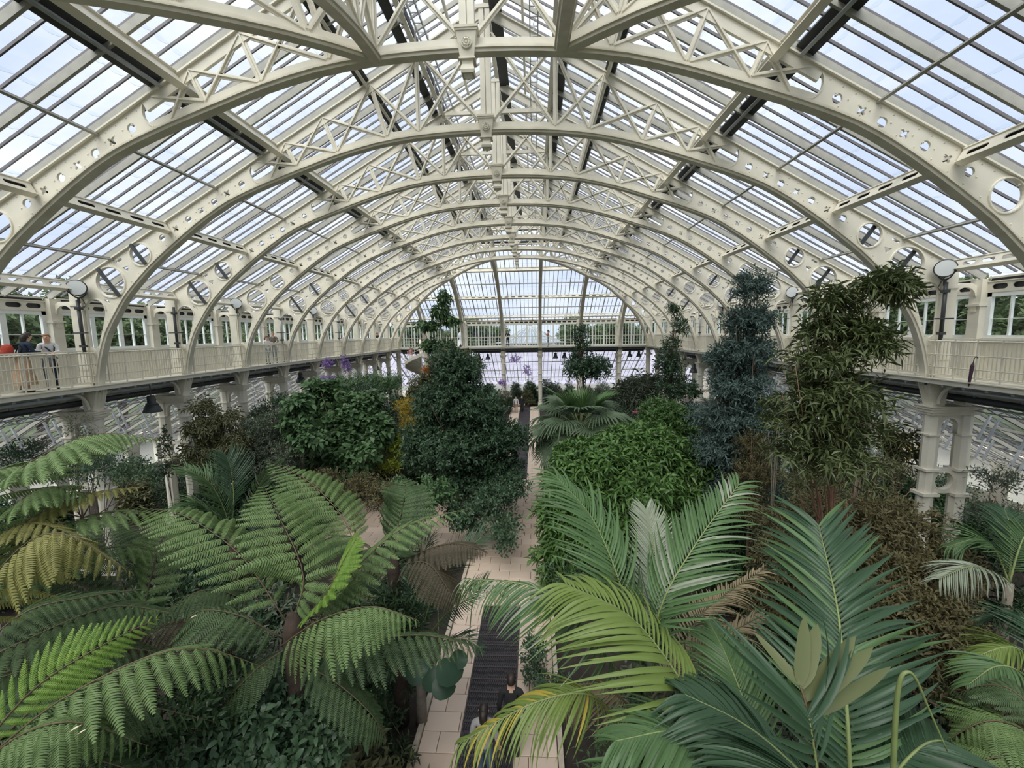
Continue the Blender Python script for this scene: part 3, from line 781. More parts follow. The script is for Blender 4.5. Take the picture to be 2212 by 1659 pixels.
# cast iron grating let into the path
GRT = mat('iron_grating', (.06, .05, .055), .5, noise=.2)
def grate_mesh():
    w, d = GX1 - GX0, .37; mb = MB()
    for y in (-d / 2 + .012, d / 2 - .012): mb.box((0, y, .045), (w, .022, .03))
    for x in (-w / 2 + .012, w / 2 - .012): mb.box((x, 0, .045), (.022, d, .03))
    n = 22
    for i in range(n):
        x = -w / 2 + w * (i + .5) / n
        mb.bar((x - w / n * .5, -d / 2, .04), (x + w / n * .5, d / 2, .04), .012, .014); mb.bar((x + w / n * .5, -d / 2, .04), (x - w / n * .5, d / 2, .04), .012, .014)
    for j in range(5): mb.box((0, -d / 2 + d * (j + .5) / 5, .035), (w, .008, .012))
    return mb.mesh('grating_panel', GRT)
GM = grate_mesh()
t = empty('floor_grating', (0, 0, 0), 0, 'dark iron heating grating running down the middle of the path', 'grating')
mb = MB(); mb.box(((GX0 + GX1) / 2, 7.4, .008), (GX1 - GX0, 8.7, .016)); mb.build('duct_bed', DARK, t)
y = GY1 - .185
while y > 3.2: link('grating_panel', GM, t, ((GX0 + GX1) / 2, y, 0)); y -= .37
t = empty('floor_grating', (0, 0, 0), 0, 'far stretch of dark iron grating in the path behind the evergreen tree', 'grating')
mb = MB(); mb.box(((GX0 + GX1) / 2, 34.5, .008), (GX1 - GX0, 23, .016)); mb.build('duct_bed', DARK, t)
y = 23
while y < 45: link('grating_panel', GM, t, ((GX0 + GX1) / 2, y, 0)); y += .37
# ================================================================== planting
def leafmat(name, c1, c2, rough=.45, trans=.22, tip=None, spec=.28, vein=0):
    m = bpy.data.materials.new(name); m.use_nodes = True; n = m.node_tree; b = n.nodes['Principled BSDF']; L = n.links.new
    g = n.nodes.new('ShaderNodeNewGeometry'); r = n.nodes.new('ShaderNodeValToRGB')
    r.color_ramp.elements[0].color = (*c1, 1); r.color_ramp.elements[1].color = (*c2, 1)
    oi = n.nodes.new('ShaderNodeObjectInfo'); ad = n.nodes.new('ShaderNodeMath'); ad.operation = 'MULTIPLY_ADD'; ad.inputs[1].default_value = .7
    sc = n.nodes.new('ShaderNodeMath'); sc.operation = 'MULTIPLY'; sc.inputs[1].default_value = .3
    L(oi.outputs['Random'], sc.inputs[0]); L(g.outputs['Random Per Island'], ad.inputs[0]); L(sc.outputs[0], ad.inputs[2]); L(ad.outputs[0], r.inputs['Fac'])
    col = r.outputs['Color']
    L(col, b.inputs['Base Color']); b.inputs['Roughness'].default_value = rough; b.inputs['Specular IOR Level'].default_value = spec
    t = n.nodes.new('ShaderNodeBsdfTranslucent'); L(col, t.inputs['Color']); x = n.nodes.new('ShaderNodeMixShader'); x.inputs['Fac'].default_value = trans
    o = n.nodes['Material Output']; L(b.outputs[0], x.inputs[1]); L(t.outputs[0], x.inputs[2]); L(x.outputs[0], o.inputs['Surface'])
    return m
BARK = mat('brown_bark', (.16, .105, .07), .9, noise=.4, nscale=5, bump=.4)
BARKR = mat('reddish_bark', (.26, .14, .09), .85, noise=.35, nscale=6, bump=.3)
BARKG = mat('grey_bark', (.24, .21, .17), .9, noise=.35, nscale=6, bump=.3)
FERNTRUNK = mat('fibrous_trunk', (.06, .04, .03), .95, noise=.5, nscale=9, bump=.9)
GREENSTEM = mat('green_stem', (.20, .25, .09), .5, noise=.2)
BROWNSTEM = mat('brown_frond_stalk', (.13, .095, .05), .6, noise=.3)

def unit(a): return a / np.maximum(np.linalg.norm(a, axis=-1, keepdims=True), 1e-9)
def leaf_mesh(name, P, D, N, Lr, Wr, mats, fold=.12, droop=.12, mid=.42, six=False):
    """one mesh of len(P) leaves; D direction, N upper side"""
    n = len(P); S = unit(np.cross(D, N)); N = np.cross(S, D); L = Lr[:, None]; Wd = Wr[:, None]; up = np.array([0, 0, 1.])
    if not six:
        V = np.empty((n, 4, 3)); V[:, 0] = P; c = P + D * L * mid + N * Wd * fold
        V[:, 1] = c - S * Wd / 2; V[:, 2] = P + D * L - up * L * droop; V[:, 3] = c + S * Wd / 2
        V[:, 0] += 0; T = np.array([[0, 3, 2], [0, 2, 1]])
    else:
        V = np.empty((n, 6, 3)); V[:, 0] = P; a = P + D * L * .28 + N * Wd * fold * .7; b = P + D * L * .66 + N * Wd * fold - up * L * droop * .35
        V[:, 1] = a - S * Wd * .46; V[:, 2] = b - S * Wd * .42; V[:, 3] = P + D * L - up * L * droop; V[:, 4] = b + S * Wd * .42; V[:, 5] = a + S * Wd * .46
        T = np.array([[0, 5, 1], [1, 5, 4], [1, 4, 2], [2, 4, 3]])
    k = V.shape[1]; F = (T[None] + (np.arange(n) * k)[:, None, None]).reshape(-1, 3)
    me = bpy.data.meshes.new(name); me.vertices.add(n * k); me.vertices.foreach_set('co', V.reshape(-1).astype(np.float32))
    me.loops.add(len(F) * 3); me.loops.foreach_set('vertex_index', F.reshape(-1).astype(np.int32)); me.polygons.add(len(F))
    me.polygons.foreach_set('loop_start', (np.arange(len(F)) * 3).astype(np.int32))
    for m in (mats if isinstance(mats, (list, tuple)) else [mats]): me.materials.append(m)
    me.update(); me.validate(); return me
def twigs(blobs, per_m2, k, tw, L, wl, up=.35, jitter=.5, fill=.35, flat=0, clump=6):
    """leaf points on twigs spread over the skin of ellipsoid blobs ((x,y,z),(rx,ry,rz))"""
    PP, DD, NN = [], [], []
    small = []
    for c, r in blobs:
        c, r = np.array(c, float), np.array(r, float); r = np.maximum(r - tw * .35, r * .6)
        for q in range(clump):
            v = unit(RNG.normal(size=3)); small.append((c + v * r * RNG.uniform(.35, .72), r * RNG.uniform(.34, .56)))
        small.append((c, r * .6))
    for c, r in (small if clump else blobs):
        c, r = np.array(c, float), np.array(r, float)
        area = 4 * math.pi * ((r[0] * r[1]) ** 1.6 / 3 + (r[0] * r[2]) ** 1.6 / 3 + (r[1] * r[2]) ** 1.6 / 3) ** (1 / 1.6)
        n = max(6, int(area * per_m2)); d = unit(RNG.normal(size=(n, 3)))
        rad = np.where(RNG.random(n) < fill, RNG.random(n) ** .5, .82 + .26 * RNG.random(n))
        b = c + d * r * rad[:, None]
        td = unit(d * (1, 1, .6) + RNG.normal(size=(n, 3)) * jitter + np.array([0, 0, up])); td[:, 2] *= (1 - flat); td = unit(td)
        f = (np.arange(k) + .5) / k
        p = b[:, None] + td[:, None] * (f[None, :, None] * tw) ; p[:, :, 2] -= (f ** 2 * tw * .18)[None]
        a = np.arange(k)[None] * 2.4 + RNG.random((n, 1)) * 6.28
        e1 = unit(np.cross(td, RNG.normal(size=(n, 3)))); e2 = np.cross(td, e1)
        ld = td[:, None] * .55 + (e1[:, None] * np.cos(a)[..., None] + e2[:, None] * np.sin(a)[..., None]) * .8 + np.array([0, 0, .12])
        ld = unit(ld); nn = unit(np.array([0, 0, 1.]) + d[:, None] * .5 + RNG.normal(size=(n, k, 3)) * .35)
        PP.append(p.reshape(-1, 3)); DD.append(ld.reshape(-1, 3)); NN.append(nn.reshape(-1, 3))
    return np.concatenate(PP), np.concatenate(DD), np.concatenate(NN)
def foliage(root, blobs, m, per=14, k=8, tw=.35, L=.14, wl=.4, up=.35, jitter=.5, fill=.35, droop=.12, six=False, name='foliage', flat=0, clump=6):
    P, D, N = twigs(blobs, per, k, tw, L, wl, up, jitter, fill, flat, clump); n = len(P)
    Lr = L * (.7 + .6 * RNG.random(n)); me = leaf_mesh(name, P, D, N, Lr, Lr * wl, m, droop=droop, six=six)
    o = link(name, me, root); o['kind'] = 'stuff'; o.matrix_parent_inverse = root.matrix_world.inverted() if False else Matrix.Translation(-root.location)
    return o
def wood(root, base, blobs, m, r0=.07, forks=3, name='trunk', bend=.15):
    """trunk from the ground to the crown with limbs out to the blobs"""
    mb = MB(); base = Vector(base); tops = [Vector(b[0]) for b in blobs]
    c = sum(tops, Vector()) / len(tops); zt = max(t.z for t in tops)
    top = Vector((c.x, c.y, c.z * .5 + zt * .5)); pts = []
    for i in range(7):
        t = i / 6; p = base.lerp(top, t); p.x += math.sin(t * 5 + base.x) * bend * .3; p.y += math.cos(t * 4) * bend * .3; pts.append(p)
    mb.tube(pts, [r0 * (1 - .75 * i / 6) for i in range(7)], 7)
    for b, r in blobs:
        for q in range(forks):
            a = pts[2 + (q % 4)]; e = Vector(b) + Vector(RNG.normal(size=3) * np.array(r) * .45)
            mm = a.lerp(e, .5) + Vector((0, 0, -.1 * (e - a).length)); mb.tube([a, a.lerp(mm, .6), mm.lerp(e, .5), e], [r0 * .4, r0 * .3, r0 * .2, r0 * .08], 5)
    o = mb.build(name, m, root, True); o.location = -root.location; return o
def B(px, py, Y, rpx, rpy, ry=None):   # a blob seen at (px, py) with radii in pixels, Y metres down the nave
    p = at(px, py, Y); k = Y / FPX; return (tuple(p), (rpx * k, (ry if ry else rpx * k), rpy * k))
NPL = [0]
def plant(name, label, cat, blobs, m, base=None, bark=BARK, r0=.06, group=None, forks=3, bend=.15, **kw):
    xs = [b[0] for b in blobs]; c = base or (sum(x[0] for x in xs) / len(xs), sum(x[1] for x in xs) / len(xs), 0)
    r = empty(name, c, 0, label, cat, group); foliage(r, blobs, m, **kw)
    if r0: wood(r, c, blobs, bark, r0, forks, bend=bend)
    return r

# ---- leaf colours
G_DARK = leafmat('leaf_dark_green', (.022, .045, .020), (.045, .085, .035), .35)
G_EVER = leafmat('leaf_evergreen', (.038, .076, .042), (.085, .145, .078), .3)
G_GLOSS = leafmat('leaf_glossy_mid', (.045, .105, .030), (.12, .22, .06), .3)
G_BROAD = leafmat('leaf_broad_green', (.058, .118, .052), (.125, .215, .09), .36)
G_OLIVE = leafmat('leaf_olive', (.085, .095, .042), (.16, .165, .085), .5)
G_BROWN = leafmat('leaf_brown_olive', (.075, .068, .030), (.15, .13, .062), .55)
G_GREY = leafmat('leaf_grey_green', (.075, .10, .065), (.15, .18, .125), .55)
G_BLUE = leafmat('leaf_blue_conifer', (.05, .088, .078), (.115, .17, .15), .6)
G_SILVER = leafmat('leaf_silver', (.16, .19, .20), (.32, .36, .37), .55)
G_LIME = leafmat('leaf_lime', (.19, .25, .035), (.38, .44, .08), .45, .35)
G_GOLD = leafmat('leaf_golden', (.30, .235, .03), (.52, .40, .08), .5, .35)
G_WILLOW = leafmat('leaf_willow', (.055, .075, .030), (.12, .15, .06), .4)
G_OUT = leafmat('leaf_outdoor_tree', (.06, .095, .04), (.15, .21, .09), .6)
PURPLE = leafmat('petal_purple', (.26, .16, .42), (.42, .29, .62), .6, .3)
PINK = leafmat('petal_pink', (.42, .12, .22), (.6, .22, .34), .6, .3)
YELLOW = leafmat('petal_yellow', (.65, .45, .05), (.8, .6, .1), .6, .3)
ORANGE = leafmat('petal_orange', (.45, .16, .04), (.6, .25, .06), .6, .3)

# ------------------------------------------------------------------ tree ferns
def pinna_mesh(name, m, droop, n=22, wid=.140, seed=0):
    """unit long pinna along +x with a comb of pinnules either side"""
    rg = np.random.default_rng(seed); mb = MB(); zc = lambda t: -droop * t ** 1.9; last = None
    for i in range(n):
        t = .03 + .95 * i / n; dt = .95 / n; w = wid * (min(1, .55 + 2.2 * t)) * (1 - max(0, (t - .45) / .56) ** 1.5) + .006
        for sg in (-1, 1):
            a = math.radians(64 + rg.normal() * 3); dx, dy = math.cos(a) * w, math.sin(a) * w * sg; z0 = zc(t); zz = -.48 * w + rg.normal() * .006 - droop * 1.2 * t * dx
            p0 = (t, 0, z0); p1 = (t + dt * .80, 0, zc(t + dt)); p2 = (t + dx + dt * .40, dy, z0 + zz); p3 = (t + dx * .62 - dt * .04, dy * .62, z0 + zz * .42); p4 = (t + dx * .62 + dt * .72, dy * .62, z0 + zz * .42)
            mb.add([p0, p1, p4, p2, p3], [(0, 1, 2, 3, 4)] if sg > 0 else [(4, 3, 2, 1, 0)])
    return mb
def spline3(P, n):
    P = [Vector(p) for p in P]; out = []
    m = len(P) - 1
    for j in range(n):
        u = j / (n - 1) * m; i = min(int(u), m - 1); t = u - i
        a, b, c, d = P[max(i - 1, 0)], P[i], P[i + 1], P[min(i + 2, m)]
        if i == 0: a = b * 2 - c
        if i == m - 1: d = c * 2 - b
        out.append(.5 * ((2 * b) + (c - a) * t + (2 * a - 5 * b + 4 * c - d) * t * t + (3 * b - a - 3 * c + d) * t ** 3))
    return out
def frond_frame(path, i, roll, upv):
    t = (path[min(i + 1, len(path) - 1)] - path[max(i - 1, 0)]).normalized(); s = t.cross(upv)
    if s.length < .05: s = t.cross(Vector((0, 1, 0)))
    s.normalize(); n = s.cross(t)
    if roll: q = Quaternion(t, roll); s = q @ s; n = q @ n
    return t, s, n
class Kind:
    def __init__(s, tag_, c1, c2, rough=.5, trans=.25, stalk=BROWNSTEM):
        s.m = leafmat('fern_' + tag_, c1, c2, rough, trans); s.stalk = stalk; s.me = {}
    def get(s, d, v):
        key = (d, v)
        if key not in s.me: s.me[key] = pinna_mesh('pinna', s.m, d, seed=v).mesh('pinna', s.m)
        return s.me[key]
FERN = Kind('green', (.105, .170, .060), (.185, .270, .105))
FERNL = Kind('light_green', (.14, .22, .085), (.22, .31, .13))
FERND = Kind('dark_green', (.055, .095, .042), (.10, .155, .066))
FERNY = Kind('yellow_olive', (.20, .20, .065), (.31, .30, .11))
FERNB = Kind('bright', (.13, .235, .04), (.23, .36, .075))
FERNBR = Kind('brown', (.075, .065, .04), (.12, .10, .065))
PSEED = [0]
def fern_frond(root, pts, plen, kind=FERN, pairs=21, roll=0, droop=.22, lift=.05, fwd=.42, upv=Vector((0, 0, 1)), hang=.0, stalk=.010):
    path = spline3(pts, 40); org = Vector(root.location)
    mb = MB(); mb.tube([p - org for p in path[::3] + [path[-1]]], [stalk * (1 - .85 * i / 13) for i in range(14)], 6)
    fr = mb.build('frond', kind.stalk, root, True)
    for k in range(pairs):
        u = .10 + .89 * (k / (pairs - 1)) ** .92; i = min(38, int(u * 39)); f = u * 39 - i; p = path[i].lerp(path[i + 1], f) - org
        t, s, n = frond_frame(path, i, roll, upv)
        prof = (.50 + .5 * math.sin(min(1, (u - .08) / .34) * math.pi / 2)) * (1 - max(0, (u - .42) / .60) ** 1.35) + .07
        for sg in (-1, 1):
            PSEED[0] += 1; j = random.uniform(-.07, .07)
            d = (s * sg + t * (fwd + .35 * u + j) + n * (lift + random.uniform(-.05, .05)) - Vector((0, 0, hang + random.uniform(-.04, .04)))).normalized()
            Ln = plen * prof * random.uniform(.93, 1.05)
            y = n.cross(d).normalized(); z = d.cross(y)
            Mx = Matrix.Identity(4)
            for a, v in enumerate((d, y, z)): Mx[0][a], Mx[1][a], Mx[2][a] = v * Ln
            Mx.translation = p
            o = link('pinna', kind.get((.12, .25, .42)[min(2, int(droop / .15))] if random.random() < .7 else .25, PSEED[0] % 3), fr); o.matrix_basis = Mx
    return fr
def tree_fern(label, crown, fronds, trunk=True, kindlabel=None):
    c = Vector(crown); r = empty('tree_fern', (c.x, c.y, 0), 0, label, 'tree fern')
    if trunk:
        mb = MB(); mb.tube([(0, 0, 0), (.05, .03, c.z * .35), (-.04, .05, c.z * .7), (0, 0, c.z - .1), (0, 0, c.z + .12)], [.17, .14, .12, .13, .06], 10); mb.build('trunk', FERNTRUNK, r, True)
    for f in fronds:
        a = dict(f[2]) if len(f) > 2 else {}
        pts = [at(*q) for q in f[0]]; fern_frond(r, pts, f[1], **a)
    return r
A = at(632, 1345, 5.0)
tree_fern('tall tree fern with spreading bright fronds left of the path', A, [
    ([(632, 1345, 5.0), (655, 1240, 5.15), (600, 1110, 5.5), (570, 1050, 5.9)], .62, dict(kind=FERN, fwd=.15)),
    ([(620, 1345, 5.0), (520, 1200, 5.2), (400, 1115, 5.3), (310, 1098, 5.4)], .60, dict(kind=FERN, hang=.15)),
    ([(660, 1335, 5.0), (740, 1255, 5.3), (870, 1140, 5.7), (1018, 1096, 6.0)], .52, dict(kind=FERN, hang=.2)),
    ([(650, 1345, 5.0), (700, 1290, 4.9), (745, 1205, 5.0), (772, 1160, 5.1)], .50, dict(kind=FERNB, fwd=.5)),
    ([(600, 1400, 4.8), (690, 1340, 4.5), (800, 1310, 4.4), (900, 1338, 4.3)], .58, dict(kind=FERN, hang=.75, droop=.3)),
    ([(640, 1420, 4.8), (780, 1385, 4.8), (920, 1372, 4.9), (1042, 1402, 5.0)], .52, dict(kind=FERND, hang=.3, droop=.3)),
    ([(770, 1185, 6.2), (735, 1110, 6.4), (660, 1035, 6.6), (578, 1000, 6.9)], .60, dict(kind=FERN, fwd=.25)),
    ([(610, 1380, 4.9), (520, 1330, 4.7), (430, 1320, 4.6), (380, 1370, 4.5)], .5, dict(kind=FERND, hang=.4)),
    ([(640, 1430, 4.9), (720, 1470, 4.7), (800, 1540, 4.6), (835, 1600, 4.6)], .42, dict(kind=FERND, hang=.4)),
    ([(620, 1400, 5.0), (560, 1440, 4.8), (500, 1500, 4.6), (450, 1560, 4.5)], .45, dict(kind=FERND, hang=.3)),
])
tree_fern('upright dark tree fern behind the spreading one, beside the evergreen tree', at(850, 1215, 8.0), [
    ([(850, 1215, 8.0), (858, 1150, 8.1), (872, 1080, 8.3), (874, 1036, 8.6)], .78, dict(kind=FERND, fwd=.1)),
    ([(860, 1215, 8.0), (940, 1180, 7.8), (1000, 1175, 7.6), (1050, 1195, 7.4)], .6, dict(kind=FERNBR, hang=.3)),
    ([(850, 1215, 8.0), (770, 1170, 7.9), (720, 1160, 7.8), (670, 1180, 7.7)], .6, dict(kind=FERND, hang=.3)),
    ([(860, 1220, 8.0), (920, 1215, 7.4), (960, 1260, 7.0), (985, 1310, 6.8)], .55, dict(kind=FERNBR, hang=.4)),
])
tree_fern('pale tree fern at the left edge with a frond reaching over the gallery columns', at(-140, 1300, 4.9), [
    ([(-140, 1300, 4.9), (-20, 1070, 4.9), (120, 968, 5.1), (220, 936, 5.4), (342, 946, 5.7)], .74, dict(kind=FERNL, hang=.35, pairs=24)),
    ([(-140, 1320, 4.9), (-40, 1180, 4.8), (40, 1085, 4.8), (110, 1050, 4.9), (190, 1075, 5.0)], .62, dict(kind=FERNL, hang=.4)),
    ([(-140, 1330, 4.9), (20, 1220, 5.3), (150, 1150, 5.7), (330, 1085, 6.3)], .6, dict(kind=FERNL, hang=.2)),
    ([(-140, 1310, 4.9), (20, 1150, 4.9), (180, 1070, 5.1), (312, 1050, 5.3)], .46, dict(kind=FERNY, hang=.2)),
    ([(-140, 1320, 4.8), (30, 1190, 4.9), (230, 1105, 5.2), (440, 1125, 5.8)], .55, dict(kind=FERNL, hang=.25)),
    ([(-140, 1330, 4.7), (-40, 1190, 4.6), (60, 1130, 4.6), (190, 1165, 4.6)], .45, dict(kind=FERNY, hang=.35)),
    ([(-140, 1310, 4.9), (-60, 1060, 5.1), (20, 1010, 5.3), (120, 1010, 5.6)], .55, dict(kind=FERNL, hang=.2)),
    ([(-140, 1330, 4.8), (60, 1240, 5.2), (260, 1180, 5.6), (420, 1215, 6.0)], .5, dict(kind=FERN, hang=.25)),
])
tree_fern('yellowing tree fern with a broad olive frond hanging at the left edge', at(-130, 1450, 3.7), [
    ([(-130, 1450, 3.7), (-10, 1240, 3.7), (120, 1150, 3.8), (285, 1235, 3.9)], .60, dict(kind=FERNY, hang=.8, droop=.3)),
    ([(-120, 1470, 3.7), (60, 1380, 3.9), (240, 1310, 4.2), (394, 1328, 4.4)], .50, dict(kind=FERND, hang=.25)),
    ([(-120, 1480, 3.7), (40, 1330, 4.1), (180, 1290, 4.4), (330, 1270, 4.8)], .50, dict(kind=FERND, hang=.2)),
    ([(-120, 1500, 3.6), (80, 1440, 3.9), (250, 1400, 4.2), (400, 1420, 4.5)], .45, dict(kind=FERND, hang=.2)),
])
tree_fern('low tree fern in the bottom left corner with long overlapping fronds', at(-90, 1680, 2.8), [
    ([(-90, 1680, 2.8), (60, 1500, 3.0), (200, 1405, 3.2), (340, 1335, 3.5)], .30, dict(kind=FERNB, roll=1.15, fwd=.6)),
    ([(-90, 1690, 2.8), (150, 1500, 3.0), (400, 1400, 3.3), (592, 1448, 3.7)], .50, dict(kind=FERN, hang=.45, droop=.3)),
    ([(-90, 1700, 2.6), (40, 1590, 2.7), (170, 1560, 2.8), (320, 1612, 3.0)], .42, dict(kind=FERN, hang=.4, droop=.3)),
    ([(-90, 1700, 2.7), (120, 1610, 3.2), (260, 1540, 3.5), (370, 1590, 3.8)], .42, dict(kind=FERND, hang=.3)),
    ([(-90, 1690, 2.8), (40, 1560, 3.3), (140, 1480, 3.7), (290, 1470, 4.0)], .50, dict(kind=FERND, hang=.2)),
    ([(-90, 1700, 2.7), (120, 1580, 3.0), (260, 1520, 3.3), (470, 1560, 3.8)], .48, dict(kind=FERND, hang=.35)),
    ([(-90, 1710, 2.6), (60, 1650, 2.8), (200, 1640, 3.0), (380, 1700, 3.2)], .44, dict(kind=FERND, hang=.35)),
])
tree_fern('mid-green tree fern filling the gap between the left edge ferns and the tall one', at(300, 1370, 5.6), [
    ([(300, 1370, 5.6), (330, 1230, 5.9), (360, 1150, 6.3), (430, 1120, 6.8)], .55, dict(kind=FERN, hang=.2)),
    ([(300, 1370, 5.6), (250, 1220, 5.9), (230, 1150, 6.3), (250, 1105, 6.9)], .55, dict(kind=FERND, hang=.1)),
    ([(300, 1370, 5.6), (200, 1280, 5.6), (120, 1250, 5.6), (40, 1290, 5.5)], .55, dict(kind=FERND, hang=.3)),
    ([(300, 1370, 5.6), (400, 1290, 5.4), (470, 1275, 5.3), (540, 1300, 5.2)], .5, dict(kind=FERND, hang=.3)),
    ([(300, 1370, 5.6), (380, 1340, 5.2), (450, 1360, 5.0), (500, 1410, 4.9)], .5, dict(kind=FERNBR, hang=.4)),
    ([(300, 1370, 5.6), (220, 1340, 5.3), (150, 1370, 5.1), (90, 1430, 5.0)], .5, dict(kind=FERND, hang=.4)),
])
tree_fern('green tree fern low at the right edge under the brown shrubs', at(2290, 1640, 4.2), [
    ([(2290, 1640, 4.2), (2200, 1570, 4.3), (2120, 1560, 4.3), (2030, 1610, 4.4)], .5, dict(kind=FERN, hang=.3)),
    ([(2290, 1620, 4.2), (2200, 1500, 4.5), (2130, 1480, 4.7), (2060, 1500, 4.9)], .45, dict(kind=FERND, hang=.3)),
    ([(2290, 1650, 4.2), (2210, 1640, 4.1), (2130, 1640, 4.0), (2060, 1690, 4.0)], .5, dict(kind=FERN, hang=.3)),
])

# ------------------------------------------------------------------ feather palms
def leaflet_mesh(name, m, droop, twist, seed=0, n=9, blunt=False):
    mb = MB(); prev = None
    for i in range(n):
        t = i / (n - 1); w = .5 * (min(1, .35 + 3.5 * t)) * (1 - max(0, (t - .35) / .66) ** (3 if blunt else 1.7)) + (.02 if i < n - 1 else .0)
        z = -droop * t ** 2.1; x = t * (1 - .28 * droop * t); a = twist * t
        row = [(x, -w * math.cos(a), z + .035 * w + .07 * w * math.sin(a)), (x, 0, z), (x, w * math.cos(a), z + .035 * w - .07 * w * math.sin(a))]
        b = len(mb.v); mb.v.extend(row)
        if prev is not None:
            mb.f += [(prev, b, b + 1, prev + 1), (prev + 1, b + 1, b + 2, prev + 2)]; mb.m += [0, 0]
        prev = b
    return mb
class Palm:
    def __init__(s, tag_, c1, c2, rough=.35, trans=.2, stalk=GREENSTEM, blunt=False):
        s.m = leafmat('palm_' + tag_, c1, c2, rough, trans); s.stalk = stalk; s.me = {}; s.blunt = blunt
    def get(s, d, v):
        if (d, v) not in s.me: s.me[(d, v)] = leaflet_mesh('leaflet', s.m, d, (-.5, .1, .5, .9)[v], blunt=s.blunt).mesh('leaflet', s.m, True)
        return s.me[(d, v)]
PALM = Palm('green', (.062, .125, .050), (.115, .195, .080))
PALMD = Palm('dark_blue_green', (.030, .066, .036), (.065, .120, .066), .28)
PALMY = Palm('yellow_green', (.125, .185, .045), (.20, .27, .075))
PALMG = Palm('golden', (.34, .30, .05), (.52, .42, .09), .45, .3)
PALMS = Palm('silvery', (.20, .24, .17), (.34, .38, .29), .35)
PALMT = Palm('dry_straw', (.26, .21, .12), (.42, .34, .21), .6, .2, BROWNSTEM)
PALMB = Palm('broad_young', (.105, .125, .055), (.165, .185, .085), .4, .2, BROWNSTEM, True)
def palm_frond(root, pts, llen, kind=PALM, pairs=50, roll=0, droop=.35, fwd=.7, vee=.30, hang=0, wid=.055, upv=Vector((0, 0, 1)), stalk=.020, start=.12, alt=None, sides=(-1, 1), endlen=.45):
    path = spline3(pts, 48); org = Vector(root.location)
    mb = MB(); mb.tube([p - org for p in path[::3] + [path[-1]]], [stalk * (1 - .8 * i / 16) for i in range(17)], 6)
    fr = mb.build('frond', kind.stalk, root, True)
    for k in range(pairs):
        u = start + (.995 - start) * k / (pairs - 1); i = min(46, int(u * 47)); f = u * 47 - i; p = path[i].lerp(path[i + 1], f) - org
        t, s, n = frond_frame(path, i, roll, upv)
        prof = (.6 + .4 * math.sin(min(1, (u - start) / .3) * math.pi / 2)) * (1 - (1 - endlen) * max(0, (u - .5) / .5) ** 1.6)
        for sg in sides:
            kd = alt if alt is not None and random.random() < .16 else kind
            fw = fwd + .75 * u + random.uniform(-.1, .1)
            d = (s * sg + t * fw + n * (vee + random.uniform(-.06, .06)) - Vector((0, 0, hang + random.uniform(-.06, .06)))).normalized()
            Ln = llen * prof * random.uniform(.92, 1.06); dr = droop + random.uniform(-.1, .15)
            y = n.cross(d).normalized(); z = d.cross(y); Mx = Matrix.Identity(4); wd_ = wid * .62 * (.75 + .4 * prof)
            for a, v in enumerate((d * Ln, y * wd_, z * Ln)): Mx[0][a], Mx[1][a], Mx[2][a] = v
            Mx.translation = p; q = (.1, .3, .55, .85)[max(0, min(3, int(dr / .25)))]
            o = link('leaflet', kd.get(q, random.randrange(4)), fr); o.matrix_basis = Mx
    return fr
YOUNG_FAN = True
def palm(name, label, base, fronds, trunk=(.11, .09), bark=BARKG, cat='palm'):
    c = Vector(base); r = empty(name, (c.x, c.y, 0), 0, label, cat)
    if trunk:
        mb = MB(); mb.tube([(0, 0, 0), (.02, 0, c.z * .5), (0, 0, c.z)], [trunk[0], trunk[1], trunk[1] * .8], 10); mb.build('trunk', bark, r, True)
    for f in fronds: palm_frond(r, [at(*q) for q in f[0]], f[1], **(f[2] if len(f) > 2 else {}))
    return r
palm('feather_palm', 'large green feather palm with one yellowing frond over the path', at(1400, 1540, 5.2), [
    ([(1395, 1500, 5.2), (1355, 1310, 5.4), (1285, 1130, 5.9), (1203, 1030, 6.3)], 1.0, dict(kind=PALM, stalk=.020, vee=.2, droop=.5, wid=.06, fwd=.65)),
    ([(1410, 1480, 5.1), (1425, 1320, 5.0), (1500, 1180, 5.3), (1596, 1046, 5.8)], .92, dict(kind=PALM, alt=PALMS, roll=.35, vee=.2, droop=.55, wid=.055)),
    ([(1405, 1420, 5.6), (1410, 1280, 6.2), (1411, 1170, 6.6), (1395, 1100, 6.9)], .62, dict(kind=PALMS, droop=.3, wid=.045)),
    ([(1370, 1500, 5.1), (1260, 1350, 5.0), (1150, 1268, 5.1), (1008, 1250, 5.3)], .80, dict(kind=PALM, alt=PALMS, hang=.75, droop=.6, wid=.05)),
    ([(1340, 1560, 4.9), (1270, 1500, 4.6), (1150, 1520, 4.5), (996, 1604, 4.4)], .74, dict(kind=PALMY, alt=PALMG, hang=.6, droop=.45, wid=.045)),
    ([(1400, 1520, 5.2), (1480, 1420, 5.6), (1570, 1370, 5.9), (1650, 1330, 6.1)], .62, dict(kind=PALMT, hang=.2, droop=.5, wid=.04)),
    ([(1390, 1560, 5.0), (1330, 1500, 5.0), (1270, 1480, 5.2), (1190, 1500, 5.4)], .66, dict(kind=PALMT, hang=.7, droop=.6, wid=.035)),
    ([(1420, 1540, 5.4), (1500, 1350, 6.2), (1560, 1290, 6.6), (1650, 1230, 7.0)], .6, dict(kind=PALMT, hang=.2, droop=.5, wid=.04)),
], (.13, .11))
